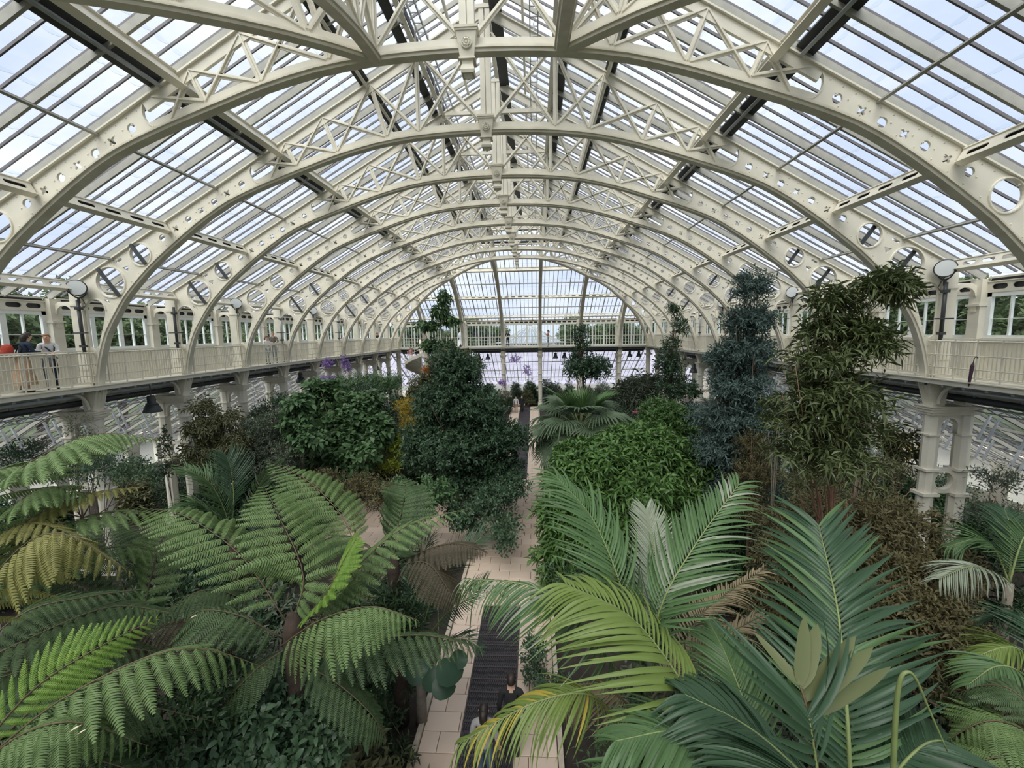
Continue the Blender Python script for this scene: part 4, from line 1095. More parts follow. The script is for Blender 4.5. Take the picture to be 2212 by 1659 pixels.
palm('feather_palm', 'arching yellow-green feather palm frond plant in front of the large palm', at(1640, 1760, 4.1), [
    ([(1640, 1740, 4.1), (1510, 1530, 4.3), (1370, 1340, 4.7), (1222, 1262, 5.0)], 1.12, dict(kind=PALMY, vee=.3, droop=.8, wid=.08, fwd=.40, stalk=.022, pairs=42)),
    ([(1640, 1760, 4.1), (1560, 1640, 3.9), (1470, 1580, 3.8), (1330, 1600, 3.7)], .9, dict(kind=PALM, vee=.2, droop=.5, hang=.4, wid=.065)),
    ([(1640, 1760, 4.1), (1500, 1690, 3.7), (1380, 1680, 3.5), (1260, 1740, 3.4)], .8, dict(kind=PALM, vee=.2, droop=.5, hang=.4, wid=.06)),
    ([(1650, 1750, 4.1), (1620, 1560, 4.5), (1570, 1420, 5.0), (1530, 1340, 5.6)], .7, dict(kind=PALM, vee=.2, droop=.5, wid=.05)),
], (.12, .10))
palm('feather_palm', 'dark glossy feather palm with a pale straight midrib in the lower right', at(1842, 1790, 3.5), [
    ([(1842, 1780, 3.5), (1828, 1520, 3.9), (1808, 1310, 4.6), (1768, 1135, 5.3)], 1.18, dict(kind=PALMD, alt=PALM, vee=.22, droop=.5, wid=.082, fwd=.5, pairs=46, stalk=.026, endlen=.6)),
    ([(1842, 1790, 3.5), (1700, 1640, 3.6), (1600, 1560, 3.8), (1480, 1500, 4.0)], .9, dict(kind=PALMD, vee=.2, droop=.4, hang=.3, wid=.075)),
    ([(1850, 1790, 3.5), (1960, 1640, 3.6), (2030, 1600, 3.7), (2100, 1640, 3.7)], .8, dict(kind=PALMD, vee=.2, droop=.4, hang=.3, wid=.075)),
    ([(1842, 1790, 3.5), (1760, 1700, 3.2), (1700, 1680, 3.1), (1600, 1720, 3.0)], .8, dict(kind=PALMD, vee=.2, droop=.4, hang=.3, wid=.07)),
], (.12, .10))
palm('feather_palm', 'young palm with a fan of broad olive leaflets in front of the dark palm', at(1776, 1800, 2.9), [
    ([(1776, 1760, 2.9), (1766, 1670, 2.95), (1752, 1575, 3.0), (1745, 1540, 3.05)], .95, dict(kind=PALMD, vee=.10, droop=.25, wid=.075, fwd=.45, pairs=8, start=.4, stalk=.013, endlen=.95)),
], (.07, .05))
yp = [o for o in COL.objects if o.name.startswith('feather_palm') and o.get('label', '').startswith('young palm')][0]
pth = spline3([at(1776, 1760, 2.9), at(1760, 1620, 3.0), at(1742, 1525, 3.1), at(1727, 1478, 3.15)], 12); mb = MB(); mb.tube([p - yp.location for p in pth], [.014, .008], 6); fr = mb.build('frond', BROWNSTEM, yp, True)
for px, py, tx, ty, L_, wd_, q in ((1727, 1478, 1642, 1376, .46, .050, 0), (1727, 1480, 1742, 1345, .45, .075, 0), (1729, 1484, 1768, 1362, .42, .085, 1), (1736, 1510, 1845, 1388, .52, .085, 1), (1742, 1524, 1882, 1410, .60, .075, 1), (1748, 1548, 1920, 1450, .66, .06, 1)):
    p, e = at(px, py, 3.14), at(tx, ty, 3.14 + .22); d = e - p; y = Vector((0, -.75, .66)).cross(d).normalized(); z = d.normalized().cross(y); Mx = Matrix.Identity(4)
    for a, v in enumerate((d * 1.15, y * wd_ * 1.5, z * d.length)): Mx[0][a], Mx[1][a], Mx[2][a] = v
    Mx.translation = p - yp.location; o = link('leaflet', PALMB.get(.1, q), fr); o.matrix_basis = Mx
t = empty('leaf_stalk', at(1930, 1700, 3.0), 0, 'bent-over yellow-green young palm spear at the lower right', 'palm shoot')
mb = MB(); mb.tube([p - t.location for p in spline3([at(1928, 1720, 3.0), at(1934, 1560, 3.0), at(1943, 1475, 3.0), at(1958, 1452, 3.0), at(1978, 1466, 3.0), at(2010, 1540, 3.0), at(2046, 1622, 3.0)], 26)], [.020 - .0006 * i for i in range(26)], 8); mb.build('stalk', GREENSTEM, t, True)
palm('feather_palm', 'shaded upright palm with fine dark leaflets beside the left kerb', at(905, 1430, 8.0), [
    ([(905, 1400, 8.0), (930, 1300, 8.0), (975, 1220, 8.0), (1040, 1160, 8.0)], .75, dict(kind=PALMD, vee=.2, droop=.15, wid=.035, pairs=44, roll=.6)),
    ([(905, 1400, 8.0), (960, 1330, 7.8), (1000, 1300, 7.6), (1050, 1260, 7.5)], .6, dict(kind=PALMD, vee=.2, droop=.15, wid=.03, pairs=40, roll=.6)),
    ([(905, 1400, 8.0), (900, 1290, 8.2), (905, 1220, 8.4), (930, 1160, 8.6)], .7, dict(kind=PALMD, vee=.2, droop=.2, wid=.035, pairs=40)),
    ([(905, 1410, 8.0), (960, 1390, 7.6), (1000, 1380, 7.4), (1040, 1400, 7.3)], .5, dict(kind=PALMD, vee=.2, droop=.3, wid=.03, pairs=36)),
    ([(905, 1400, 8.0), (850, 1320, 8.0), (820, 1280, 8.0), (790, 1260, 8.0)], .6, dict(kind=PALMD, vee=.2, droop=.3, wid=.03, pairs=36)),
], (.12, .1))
palm('feather_palm', 'dark upright palm in front of the left gallery columns', at(500, 1150, 12.0), [
    ([(500, 1150, 12), (480, 1090, 12), (450, 1040, 12), (400, 1010, 12)], 1.0, dict(kind=PALM, droop=.3, wid=.05, pairs=36)),
    ([(500, 1150, 12), (505, 1080, 12.1), (500, 1020, 12.2), (490, 985, 12.3)], 1.0, dict(kind=PALMD, droop=.3, wid=.05, pairs=36)),
    ([(505, 1150, 12), (540, 1090, 12), (565, 1040, 12), (585, 1010, 12)], 1.0, dict(kind=PALM, droop=.3, wid=.05, pairs=36, alt=PALMS)),
    ([(500, 1150, 12), (455, 1110, 11.8), (425, 1090, 11.6), (385, 1090, 11.4)], .9, dict(kind=PALM, droop=.5, wid=.045, pairs=36)),
    ([(500, 1150, 12), (530, 1110, 11.7), (550, 1090, 11.5), (580, 1080, 11.3)], .8, dict(kind=PALMD, droop=.5, wid=.045, pairs=36)),
], (.2, .16), FERNTRUNK)
palm('feather_palm', 'feathery palm at the right edge before the column pair', at(2180, 1260, 7.5), [
    ([(2180, 1260, 7.5), (2150, 1190, 7.6), (2110, 1165, 7.7), (2050, 1180, 7.8)], .7, dict(kind=PALM, droop=.5, wid=.035, pairs=40, hang=.3)),
    ([(2180, 1260, 7.5), (2130, 1230, 7.3), (2090, 1225, 7.2), (2030, 1250, 7.1)], .7, dict(kind=PALMS, droop=.5, wid=.03, pairs=40, hang=.3)),
    ([(2180, 1260, 7.5), (2200, 1190, 7.6), (2220, 1150, 7.7), (2260, 1130, 7.8)], .7, dict(kind=PALM, droop=.5, wid=.035, pairs=40, hang=.3)),
    ([(2180, 1260, 7.5), (2185, 1180, 8), (2180, 1130, 8.3), (2170, 1100, 8.6)], .7, dict(kind=PALMD, droop=.4, wid=.035, pairs=36)),
], (.1, .08))
palm('feather_palm', 'lime-tipped palm leaves at the right edge below the brown shrubs', at(2260, 1500, 5.5), [
    ([(2260, 1500, 5.5), (2210, 1410, 5.5), (2160, 1400, 5.5), (2085, 1430, 5.5)], .62, dict(kind=PALMY, droop=.5, wid=.035, pairs=40, hang=.5)),
    ([(2260, 1500, 5.5), (2200, 1450, 5.2), (2150, 1440, 5.1), (2090, 1480, 5.0)], .6, dict(kind=PALM, droop=.5, wid=.035, pairs=40, hang=.5)),
    ([(2260, 1500, 5.5), (2230, 1360, 5.8), (2190, 1330, 6.0), (2150, 1330, 6.2)], .6, dict(kind=PALMD, droop=.5, wid=.035, pairs=36, hang=.3)),
], (.1, .08))
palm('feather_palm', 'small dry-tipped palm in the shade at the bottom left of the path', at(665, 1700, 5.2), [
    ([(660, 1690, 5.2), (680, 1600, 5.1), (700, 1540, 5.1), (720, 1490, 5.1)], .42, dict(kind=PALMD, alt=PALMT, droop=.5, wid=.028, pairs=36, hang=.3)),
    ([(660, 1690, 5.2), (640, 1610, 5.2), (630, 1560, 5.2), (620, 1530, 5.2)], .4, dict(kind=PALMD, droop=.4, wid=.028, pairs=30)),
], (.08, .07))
# ------------------------------------------------------------------ fan palm
FANM = leafmat('fan_palm_leaf', (.070, .115, .060), (.125, .175, .105), .4, .2)
FANN = leafmat('fan_palm_new_leaf', (.07, .14, .045), (.12, .21, .075), .4, .2)
def fan_mesh(name, m, spread=125, droop=.25, seg=34, fold=.25, seed=0):
    mb = MB(); rg = np.random.default_rng(seed)
    for i in range(seg):
        a = math.radians(-spread + 2 * spread * (i + .5) / seg); da = math.radians(spread / seg); ln = (1 - .22 * abs(i / (seg - 1) * 2 - 1) ** 2) * rg.uniform(.92, 1.04)
        prev = None
        for r, w, dz in ((.04, 1., 0), (.45, 1., .02), (.72, .72, -.08 * droop * 4), (1.0, .10, -.30 * droop * 4 * rg.uniform(.7, 1.4))):
            b = len(mb.v)
            for q, zz in ((-1, 0), (0, .028 * w), (1, 0)):
                aa = a + q * da * w; rr = r * ln; lift = fold * abs(math.sin(aa)) * rr * .6
                mb.v.append((rr * math.cos(aa), rr * math.sin(aa), zz + dz * ln + lift))
            if prev is not None: mb.f += [(prev, b, b + 1, prev + 1), (prev + 1, b + 1, b + 2, prev + 2)]; mb.m += [0, 0]
            prev = b
    return mb.mesh(name, m)
FANS = [fan_mesh('fan_blade', FANM, 120, .3, seed=1), fan_mesh('fan_blade', FANM, 125, .18, fold=.4, seed=2), fan_mesh('fan_blade', FANN, 75, .06, 26, .7, seed=3)]
fc = at(1252, 925, 19.0); r = empty('fan_palm', (fc.x, fc.y, 0), 0, 'big grey-green fan palm with spreading leaves at the middle of the nave', 'palm')
mb = MB(); mb.tube([(0, 0, 0), (0, 0, fc.z * .6), (0, 0, fc.z), (0, 0, fc.z + .3)], [.22, .2, .2, .08], 12); mb.build('trunk', FERNTRUNK, r, True)
for k in range(13):
    a = k * 2.4; mb = MB(); mb.bar((.16 * math.cos(a), .16 * math.sin(a), fc.z - .5 + .035 * k), (.30 * math.cos(a), .30 * math.sin(a), fc.z - .05 + .035 * k), .09, .03); mb.build('leaf_base', mat('leaf_base', (.34, .22, .10), .8) if k == 0 else bpy.data.materials['leaf_base'], r)
NF = 30
for k in range(NF):
    a = k * 2.399 + .4; f = k / (NF - 1); el = math.radians(80 - 112 * f ** .85)
    d = Vector((math.cos(a) * math.cos(el), math.sin(a) * math.cos(el), math.sin(el))); pl = 1.2 + .4 * f if k > 3 else .9
    p0 = Vector((0, 0, fc.z)); p1 = p0 + d * pl - Vector((0, 0, .10 * pl * math.cos(el)))
    mb = MB(); mb.tube([p0 - d * .0, p0 + d * pl * .5, p1], [.028, .02, .014], 5); pe = mb.build('petiole', GREENSTEM, r, True)
    x = (d - Vector((0, 0, .38 if k > 3 else .0))).normalized(); s = x.cross(Vector((0, 0, 1))); s = s.normalized() if s.length > .05 else Vector((1, 0, 0)); z = s.cross(x)
    R_ = random.uniform(1.2, 1.45) if k > 3 else 1.1; Mx = Matrix.Identity(4)
    for i, v in enumerate((x, -s, z)): Mx[0][i], Mx[1][i], Mx[2][i] = v * R_
    if Mx.to_3x3().determinant() < 0: 
        for i in range(3): Mx[i][1] *= -1
    Mx.translation = p1; o = link('fan_blade', FANS[2 if k < 6 else k % 2], pe); o.matrix_basis = Mx
# ------------------------------------------------------------------ trees and shrubs of the beds
TW = dict(per=16, k=9)
plant('evergreen_tree', 'dense dark evergreen tree standing left of the path at the crossing', 'tree',
      [B(985, 800, 19, 62, 55), B(960, 870, 19, 75, 60), B(1030, 880, 18.5, 80, 60), B(1000, 960, 18.5, 110, 62), B(1075, 940, 18, 58, 55), B(925, 960, 19, 55, 60), B(1010, 1030, 18.2, 85, 40), B(1085, 1010, 17.8, 55, 40)],
      G_EVER, tuple(at_z(985, 1090, 0)), BARK, .10, per=26, k=10, tw=.42, L=.17, wl=.46, up=.2, forks=3)
plant('evergreen_tree', 'low branches of small dark leaves drooping over the paving beside the evergreen', 'shrub',
      [B(1060, 1080, 15.5, 55, 38), B(1110, 1050, 16.5, 40, 30), B(1020, 1120, 14.5, 45, 32), B(1085, 1130, 14.5, 38, 22), B(985, 1100, 15, 40, 35), B(1090, 1165, 13.6, 22, 12)],
      G_EVER, tuple(at_z(985, 1120, 0)), BARK, .05, per=24, k=9, tw=.40, L=.13, wl=.6, up=.0, forks=2)
plant('liana_tree', 'tall thin tree with sparse hanging leaves rising above the gallery', 'tree',
      [B(960, 640, 24, 14, 22), B(952, 672, 24, 22, 16), B(920, 700, 24, 28, 10), B(978, 690, 24, 18, 10), B(930, 745, 24, 26, 12), B(965, 745, 24, 16, 10)],
      G_BROAD, tuple(at_z(975, 1010, 0)), BARKG, .07, per=16, k=7, tw=.30, L=.20, wl=.7, droop=.5, up=-.2, fill=.6, forks=3)
plant('climber_tree', 'leafy brown-tinged tree below the tall thin one, left of the evergreen', 'tree',
      [B(970, 790, 23, 55, 40), B(930, 840, 23, 55, 45), B(1010, 790, 23, 30, 40)], G_OLIVE, None, BARKG, .07, per=18, k=9, tw=.4, L=.16, wl=.5)
plant('flowering_shrub', 'orange-flowered sprays on the leafy tree left of the evergreen', 'flowers', [B(958, 780, 22.4, 16, 14), B(918, 800, 22.4, 14, 10), B(962, 800, 22.3, 8, 22)], ORANGE, None, None, 0, per=22, k=6, tw=.15, L=.09, wl=.7)
plant('broadleaf_shrub', 'lush round glossy shrub with pointed leaves right of the path', 'shrub',
      [B(1300, 985, 14.2, 95, 50), B(1400, 975, 14.5, 95, 48), B(1480, 1010, 14.5, 70, 50), B(1250, 1050, 13.6, 80, 60), B(1380, 1060, 13.5, 120, 65), B(1480, 1080, 13.8, 70, 60), B(1210, 1130, 13.2, 55, 65), B(1300, 1150, 13, 90, 70), B(1195, 1200, 13, 40, 60), B(1240, 1260, 12.8, 70, 50)],
      G_GLOSS, tuple(at_z(1330, 1330, 0)), BARK, .09, per=24, k=9, tw=.42, L=.27, wl=.32, up=.5, droop=.3, forks=2, fill=.2)
plant('evergreen_shrub', 'dark-leaved low shrub at the foot of the glossy one beside the grating', 'shrub', [B(1150, 1440, 9, 35, 45), B(1190, 1490, 8.5, 45, 50), B(1150, 1390, 9.5, 25, 20)], G_EVER, None, BARK, .03, per=40, k=8, tw=.25, L=.10, wl=.45)
plant('blue_conifer', 'tall narrow blue-green conifer before the right gallery', 'conifer',
      [B(1624, 622, 14, 30, 42, .6), B(1622, 690, 14, 54, 45, .8), B(1612, 760, 14, 72, 50, 1.0), B(1606, 830, 14, 80, 55, 1.2), B(1596, 905, 14, 90, 55, 1.3), B(1590, 975, 14, 95, 55, 1.4), B(1585, 1045, 14, 92, 50, 1.4), B(1660, 900, 14, 40, 60, .8)],
      G_BLUE, tuple(at_z(1605, 1190, 0)), BARK, .12, per=44, k=12, tw=.42, L=.14, wl=.30, up=.25, jitter=.35, flat=.3, forks=5, fill=.4)
plant('willow_leaved_tree', 'slender reddish-stemmed tree with long dark willow leaves reaching over the right gallery', 'tree',
      [B(1795, 655, 7.5, 38, 26), B(1790, 715, 7.5, 55, 34), B(1850, 720, 7.4, 50, 30), B(1770, 780, 7.4, 85, 36), B(1790, 850, 7.4, 105, 45), B(1730, 900, 7.5, 80, 50), B(1830, 920, 7.3, 80, 50), B(1780, 985, 7.3, 110, 45)],
      G_WILLOW, tuple(at_z(1800, 1500, 0)), BARKR, .05, per=17, k=8, tw=.36, L=.18, wl=.19, up=.3, droop=.3, fill=.7, forks=4, clump=12, jitter=1.1)
plant('willow_branch', 'thin outer sprays of willow leaves arching before the floodlight', 'branch',
      [B(1890, 616, 7.2, 22, 10), B(1940, 622, 7.1, 30, 12), B(1870, 720, 7.2, 30, 20), B(1900, 745, 7.1, 25, 12), B(1930, 600, 7.1, 30, 14)], G_WILLOW, tuple(at(1795, 760, 7.5)), BARKR, .012, per=16, k=6, tw=.26, L=.16, wl=.19, jitter=1.0, clump=10, up=.1, droop=.3, fill=.8, forks=2)
plant('brown_bush', 'big brownish fine-leaved bush filling the right bed', 'bush',
      [B(1700, 1130, 9.5, 90, 50), B(1820, 1130, 9, 110, 60), B(1930, 1120, 9, 90, 60), B(1700, 1220, 8.5, 100, 60), B(1830, 1230, 8, 120, 70), B(1960, 1230, 8, 110, 70), B(1650, 1290, 8.5, 70, 60), B(1980, 1330, 7, 100, 70), B(2060, 1420, 6.5, 90, 80), B(1900, 1400, 7.2, 100, 70), B(2120, 1520, 6.2, 80, 70), B(2060, 1250, 8, 70, 60)],
      G_BROWN, tuple(at_z(1850, 1560, 0)), BARKR, .07, per=46, k=10, tw=.30, L=.115, wl=.30, up=.1, jitter=.9, forks=3)
plant('brown_bush', 'olive fine-leaved shrub in front of the right column pair', 'bush',
      [B(1760, 1050, 11, 90, 40), B(1870, 1070, 11, 85, 42), B(1930, 1120, 10.5, 60, 40), B(1840, 1000, 11.5, 70, 38)], G_OLIVE, None, BARKR, .05, per=30, k=9, tw=.34, L=.12, wl=.3, up=.2, jitter=.8)
plant('brown_conifer', 'brownish feathery conifer at the foot of the blue-green one', 'conifer',
      [B(1625, 960, 12.5, 40, 40), B(1625, 1020, 12.3, 58, 45), B(1620, 1080, 12, 60, 45)], G_BROWN, None, BARK, .06, per=46, k=10, tw=.3, L=.09, wl=.28, up=.5)
plant('silver_shrub', 'silvery grey foliage between the conifer and the willow-leaved tree', 'shrub', [B(1685, 905, 11, 26, 60), B(1680, 850, 11, 22, 30)], G_SILVER, None, BARKG, .03, per=22, k=8, tw=.35, L=.10, wl=.22, fill=.7)
plant('silver_shrub', 'silvery blue foliage right of the willow-leaved tree', 'shrub', [B(1850, 862, 10, 40, 26), B(1870, 900, 10, 34, 30), B(1850, 960, 9.8, 50, 40)], G_SILVER, None, BARKG, .03, per=22, k=8, tw=.32, L=.10, wl=.25, fill=.6)
plant('slim_tree', 'slim tree with bunched leaves before the far end of the right gallery', 'tree',
      [B(1458, 668, 24, 10, 12), B(1468, 705, 24, 18, 26), B(1448, 745, 24, 22, 22), B(1440, 790, 24, 34, 34), B(1450, 840, 24, 44, 40)], G_EVER, None, BARK, .06, per=18, k=9, tw=.4, L=.17, wl=.42)
plant('slim_tree', 'slim leafy tree behind the fan palm with reddish stem', 'tree', [B(1254, 718, 30, 12, 16), B(1256, 745, 30, 16, 18), B(1250, 775, 30, 22, 26), B(1285, 790, 29, 36, 30), B(1250, 800, 29, 34, 24)], G_EVER, None, BARKR, .09, per=12, k=9, tw=.5, L=.22, wl=.42)
plant('broadleaf_shrub', 'bright green layered shrub right of the fan palm', 'shrub', [B(1430, 895, 20, 55, 35), B(1470, 915, 19.5, 50, 35), B(1410, 925, 19.5, 45, 28)], G_GLOSS, None, BARK, .06, per=20, k=9, tw=.4, L=.20, wl=.45)
plant('ivy_column', 'dark ivy climbing the right gallery column behind the bright shrub', 'climber', [B(1497, 850, 25, 14, 22), B(1497, 890, 25, 15, 28), B(1497, 940, 25, 15, 30)], G_DARK, None, BARK, .04, per=22, k=8, tw=.3, L=.16, wl=.7)
plant('flowering_shrub', 'pink flower cluster between the fan palm and the bright shrub', 'flowers', [B(1385, 892, 21, 12, 8)], PINK, None, BARK, .02, per=30, k=6, tw=.15, L=.10, wl=.6)
plant('broadleaf_tree', 'large-leaved glossy tree before the middle of the left gallery', 'tree',
      [B(700, 850, 20, 42, 30), B(665, 890, 20, 48, 35), B(735, 910, 19.5, 55, 45), B(780, 880, 20, 45, 40), B(690, 960, 19, 60, 45), B(760, 980, 18.5, 65, 45), B(810, 930, 19.5, 40, 50)],
      G_BROAD, None, BARK, .08, per=15, k=8, tw=.45, L=.30, wl=.62, up=.3, droop=.25, six=True)
plant('broadleaf_tree', 'smaller broad-leaved tree beside the white columns left of the large-leaved one', 'tree', [B(640, 870, 17, 26, 22), B(640, 905, 17, 40, 28), B(655, 945, 16.8, 42, 30)], G_BROAD, None, BARK, .05, per=20, k=8, tw=.35, L=.24, wl=.62, droop=.3, six=True)
plant('olive_tree', 'loose drooping olive-leaved tree covering the near left columns', 'tree',
      [B(430, 880, 16, 34, 22), B(450, 920, 16, 48, 34), B(490, 900, 16, 26, 16), B(440, 975, 15.6, 55, 38), B(500, 965, 15.6, 40, 35)], G_OLIVE, None, BARKG, .06, per=20, k=9, tw=.42, L=.19, wl=.24, droop=.45, up=-.1, fill=.5)
plant('grey_shrub', 'fuzzy grey-green shrub mass behind the upright palm on the left', 'shrub', [B(560, 940, 17, 70, 50), B(610, 985, 16.5, 65, 55), B(530, 1000, 16, 70, 45), B(600, 910, 17.4, 45, 30), B(480, 990, 16.5, 60, 45)], G_GREY, None, BARKG, .05, per=34, k=9, tw=.3, L=.12, wl=.28)
plant('leafy_tree', 'mid-green leafy tree between the grey-green shrubs and the broad-leaved tree', 'tree', [B(600, 870, 21, 34, 26), B(570, 900, 21, 36, 30), B(630, 930, 20, 40, 34)], G_EVER, None, BARKG, .06, per=18, k=9, tw=.4, L=.15, wl=.42)
plant('leafy_tree', 'dark fine-leaved tree behind the broad-leaved one on the left', 'tree', [B(800, 850, 24, 48, 30), B(840, 880, 23.5, 34, 34), B(760, 850, 25, 40, 26), B(820, 920, 22.5, 40, 40)], G_EVER, None, BARKG, .07, per=18, k=9, tw=.4, L=.15, wl=.35)
plant('brown_bush', 'brownish twiggy shrub between the tall fern and the evergreen tree', 'bush', [B(760, 1050, 15, 60, 40), B(820, 1070, 14.5, 50, 40), B(700, 1040, 15, 45, 35)], G_BROWN, None, BARKR, .04, per=26, k=9, tw=.34, L=.12, wl=.35, jitter=.9)
plant('leafy_shrub', 'dark leafy shrub with yellowing leaves beside the upright dark fern', 'shrub', [B(900, 1090, 14, 60, 40), B(945, 1060, 15, 40, 34), B(860, 1060, 15.5, 45, 34)], G_BROAD, None, BARK, .04, per=22, k=8, tw=.34, L=.17, wl=.5)
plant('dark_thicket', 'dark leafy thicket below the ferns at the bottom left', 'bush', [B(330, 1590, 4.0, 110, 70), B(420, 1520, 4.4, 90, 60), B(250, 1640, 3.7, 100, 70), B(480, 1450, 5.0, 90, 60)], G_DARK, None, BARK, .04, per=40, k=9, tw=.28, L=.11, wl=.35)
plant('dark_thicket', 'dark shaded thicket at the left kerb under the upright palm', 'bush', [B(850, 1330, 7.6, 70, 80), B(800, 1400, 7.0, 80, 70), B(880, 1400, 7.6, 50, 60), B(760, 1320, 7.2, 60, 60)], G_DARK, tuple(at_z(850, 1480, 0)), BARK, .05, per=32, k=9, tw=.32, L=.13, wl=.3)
plant('jacaranda', 'feathery tree bearing purple flower clusters at the left gallery', 'tree', [B(790, 830, 26, 70, 28), B(730, 830, 26, 30, 18), B(830, 835, 26, 40, 25)], G_BROAD, None, BARKG, .08, per=14, k=9, tw=.5, L=.17, wl=.35)
for q, lab in ((B(710, 787, 26, 13, 13), 'left of the two high purple flower clusters at the gallery edge'), (B(746, 788, 26, 11, 20), 'right of the two high purple flower clusters at the gallery edge'), (B(705, 822, 25.6, 22, 11), 'drooping lilac flower cluster before the left columns'), (B(772, 886, 22, 6, 8), 'small lilac flower cluster among the broad leaves')):
    plant('flower_cluster', lab, 'flowers', [q], PURPLE, tuple(at(q[0] and 735, 880, 26)), BARKG, .012, per=34, k=7, tw=.18, L=.10, wl=.6, forks=1)
plant('golden_shrub', 'golden yellow feathery shrub left of the evergreen', 'shrub', [B(878, 880, 22, 32, 26), B(890, 915, 21.6, 26, 26)], G_GOLD, None, BARK, .05, per=30, k=9, tw=.32, L=.12, wl=.35)
plant('lime_shrub', 'lime green leafy shrub below the golden one', 'shrub', [B(862, 960, 20, 36, 30), B(845, 1000, 19.5, 28, 22)], G_LIME, None, BARK, .04, per=24, k=8, tw=.34, L=.16, wl=.38)
plant('cypress', 'narrow dark cypress at the foot of the spiral stair', 'conifer', [B(855, 828, 38, 15, 20), B(856, 860, 38, 17, 25)], G_DARK, None, BARK, .08, per=20, k=10, tw=.4, L=.16, wl=.3, up=.7)
plant('grey_palm', 'grey spiky foliage between the fan palm and the slim tree', 'shrub', [B(1370, 850, 25, 40, 34), B(1395, 830, 26, 30, 26)], G_GREY, None, BARKG, .05, per=16, k=8, tw=.6, L=.45, wl=.08, droop=.35, up=.3)
plant('yellow_shrub', 'yellow-leaved shrub glimpsed behind the right column pair', 'shrub', [B(1945, 975, 15.5, 40, 14)], YELLOW, None, BARK, .03, per=22, k=7, tw=.3, L=.12, wl=.4)
plant('feathery_tree', 'feathery palm-like tree left of the right column pair', 'tree', [B(1920, 945, 14.5, 50, 28), B(1950, 985, 14.5, 34, 26)], G_OLIVE, None, BARK, .06, per=14, k=9, tw=.6, L=.30, wl=.10, droop=.4, fill=.6)
plant('aisle_shrub', 'grey-green shrubs in the aisle right of the column pair', 'shrub', [B(2150, 1040, 12.5, 50, 45), B(2180, 1120, 11.5, 60, 45), B(2110, 1110, 12, 30, 40)], G_GREY, None, BARKR, .04, per=24, k=9, tw=.4, L=.13, wl=.25, fill=.6)
plant('dark_shrub', 'dark palm-like shrub at the right edge above the ferns', 'shrub', [B(2190, 1220, 9, 50, 50), B(2130, 1170, 9.5, 45, 35), B(2190, 1330, 7.5, 50, 50)], G_DARK, None, BARK, .04, per=22, k=8, tw=.5, L=.26, wl=.12, droop=.3)
plant('fir_shrub', 'feathery dark shrub under the pale fern frond at the left', 'shrub', [B(230, 1010, 11, 60, 38), B(290, 1025, 10.6, 45, 30), B(130, 1010, 11, 60, 40), B(40, 985, 11.5, 60, 35)], G_EVER, None, BARK, .05, per=28, k=9, tw=.35, L=.12, wl=.25)
plant('fir_shrub', 'thin feathery branches before the first left column pair', 'shrub', [B(170, 925, 12, 28, 40), B(210, 950, 12, 30, 25)], G_GREY, None, BARKG, .03, per=16, k=8, tw=.4, L=.11, wl=.2, fill=.8)
plant('climber', 'leafy climber winding up the second left column pair', 'climber', [B(356, 960, 15.5, 9, 40), B(362, 1010, 15.2, 10, 40)], G_EVER, None, BARK, .02, per=16, k=7, tw=.25, L=.11, wl=.6)
plant('laurel_bush', 'large dark laurel-leaved bush in the shade at the bottom', 'bush', [B(560, 1560, 4.6, 120, 70), B(660, 1620, 4.5, 110, 70), B(470, 1640, 4.3, 120, 70), B(620, 1480, 5.2, 90, 50)], G_EVER, None, BARK, .05, per=46, k=8, tw=.30, L=.14, wl=.4, droop=.3, six=True)
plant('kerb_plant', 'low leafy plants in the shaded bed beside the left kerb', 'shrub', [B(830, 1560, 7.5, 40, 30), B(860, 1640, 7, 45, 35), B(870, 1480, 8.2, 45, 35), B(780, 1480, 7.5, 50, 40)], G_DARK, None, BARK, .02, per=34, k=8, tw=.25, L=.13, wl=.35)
# big round leaves hanging over the kerb
bl = leafmat('big_round_leaf', (.035, .07, .045), (.05, .095, .06), .3); t = empty('big_leaf_plant', at_z(905, 1500, 0), 0, 'plant with a few very large rounded dark leaves over the left kerb', 'plant')
for q, R_, yaw in (((905, 1450, 7.2), .26, .3), ((935, 1467, 7.1), .24, -.4), ((958, 1485, 7.0), .22, .9), ((972, 1450, 7.0), .27, 1.7), ((988, 1425, 7.2), .20, -1.2), ((890, 1445, 7.4), .22, 2.4)):
    mb = MB(); n = 14; ring = []
    for rr, zz in ((0, 0), (.55, -.04), (1, -.16)):
        for i in range(n if rr else 1):
            a = 2 * math.pi * i / n; wv = 1 + .05 * math.cos(3 * a); mb.v.append((R_ * rr * wv * math.cos(a), R_ * .85 * rr * wv * math.sin(a), R_ * zz + (R_ * .05 * math.cos(4 * a) if rr == 1 else 0)))
    for i in range(n):
        j = (i + 1) % n; mb.f += [(0, 1 + i, 1 + j), (1 + i, 1 + n + i, 1 + n + j, 1 + j)]; mb.m += [0, 0]
    p = at(*q) - t.location; o = mb.build('leaf', bl, t, True); o.location = p; o.rotation_euler = (.75, .15 * yaw, yaw * .3)
    mb = MB(); mb.tube([-p + Vector((0, 0, .05)), Vector((0, .05, -.35)), Vector((0, 0, -.01))], [.014, .010, .006], 5); mb.build('leaf_stalk', GREENSTEM, o, True)
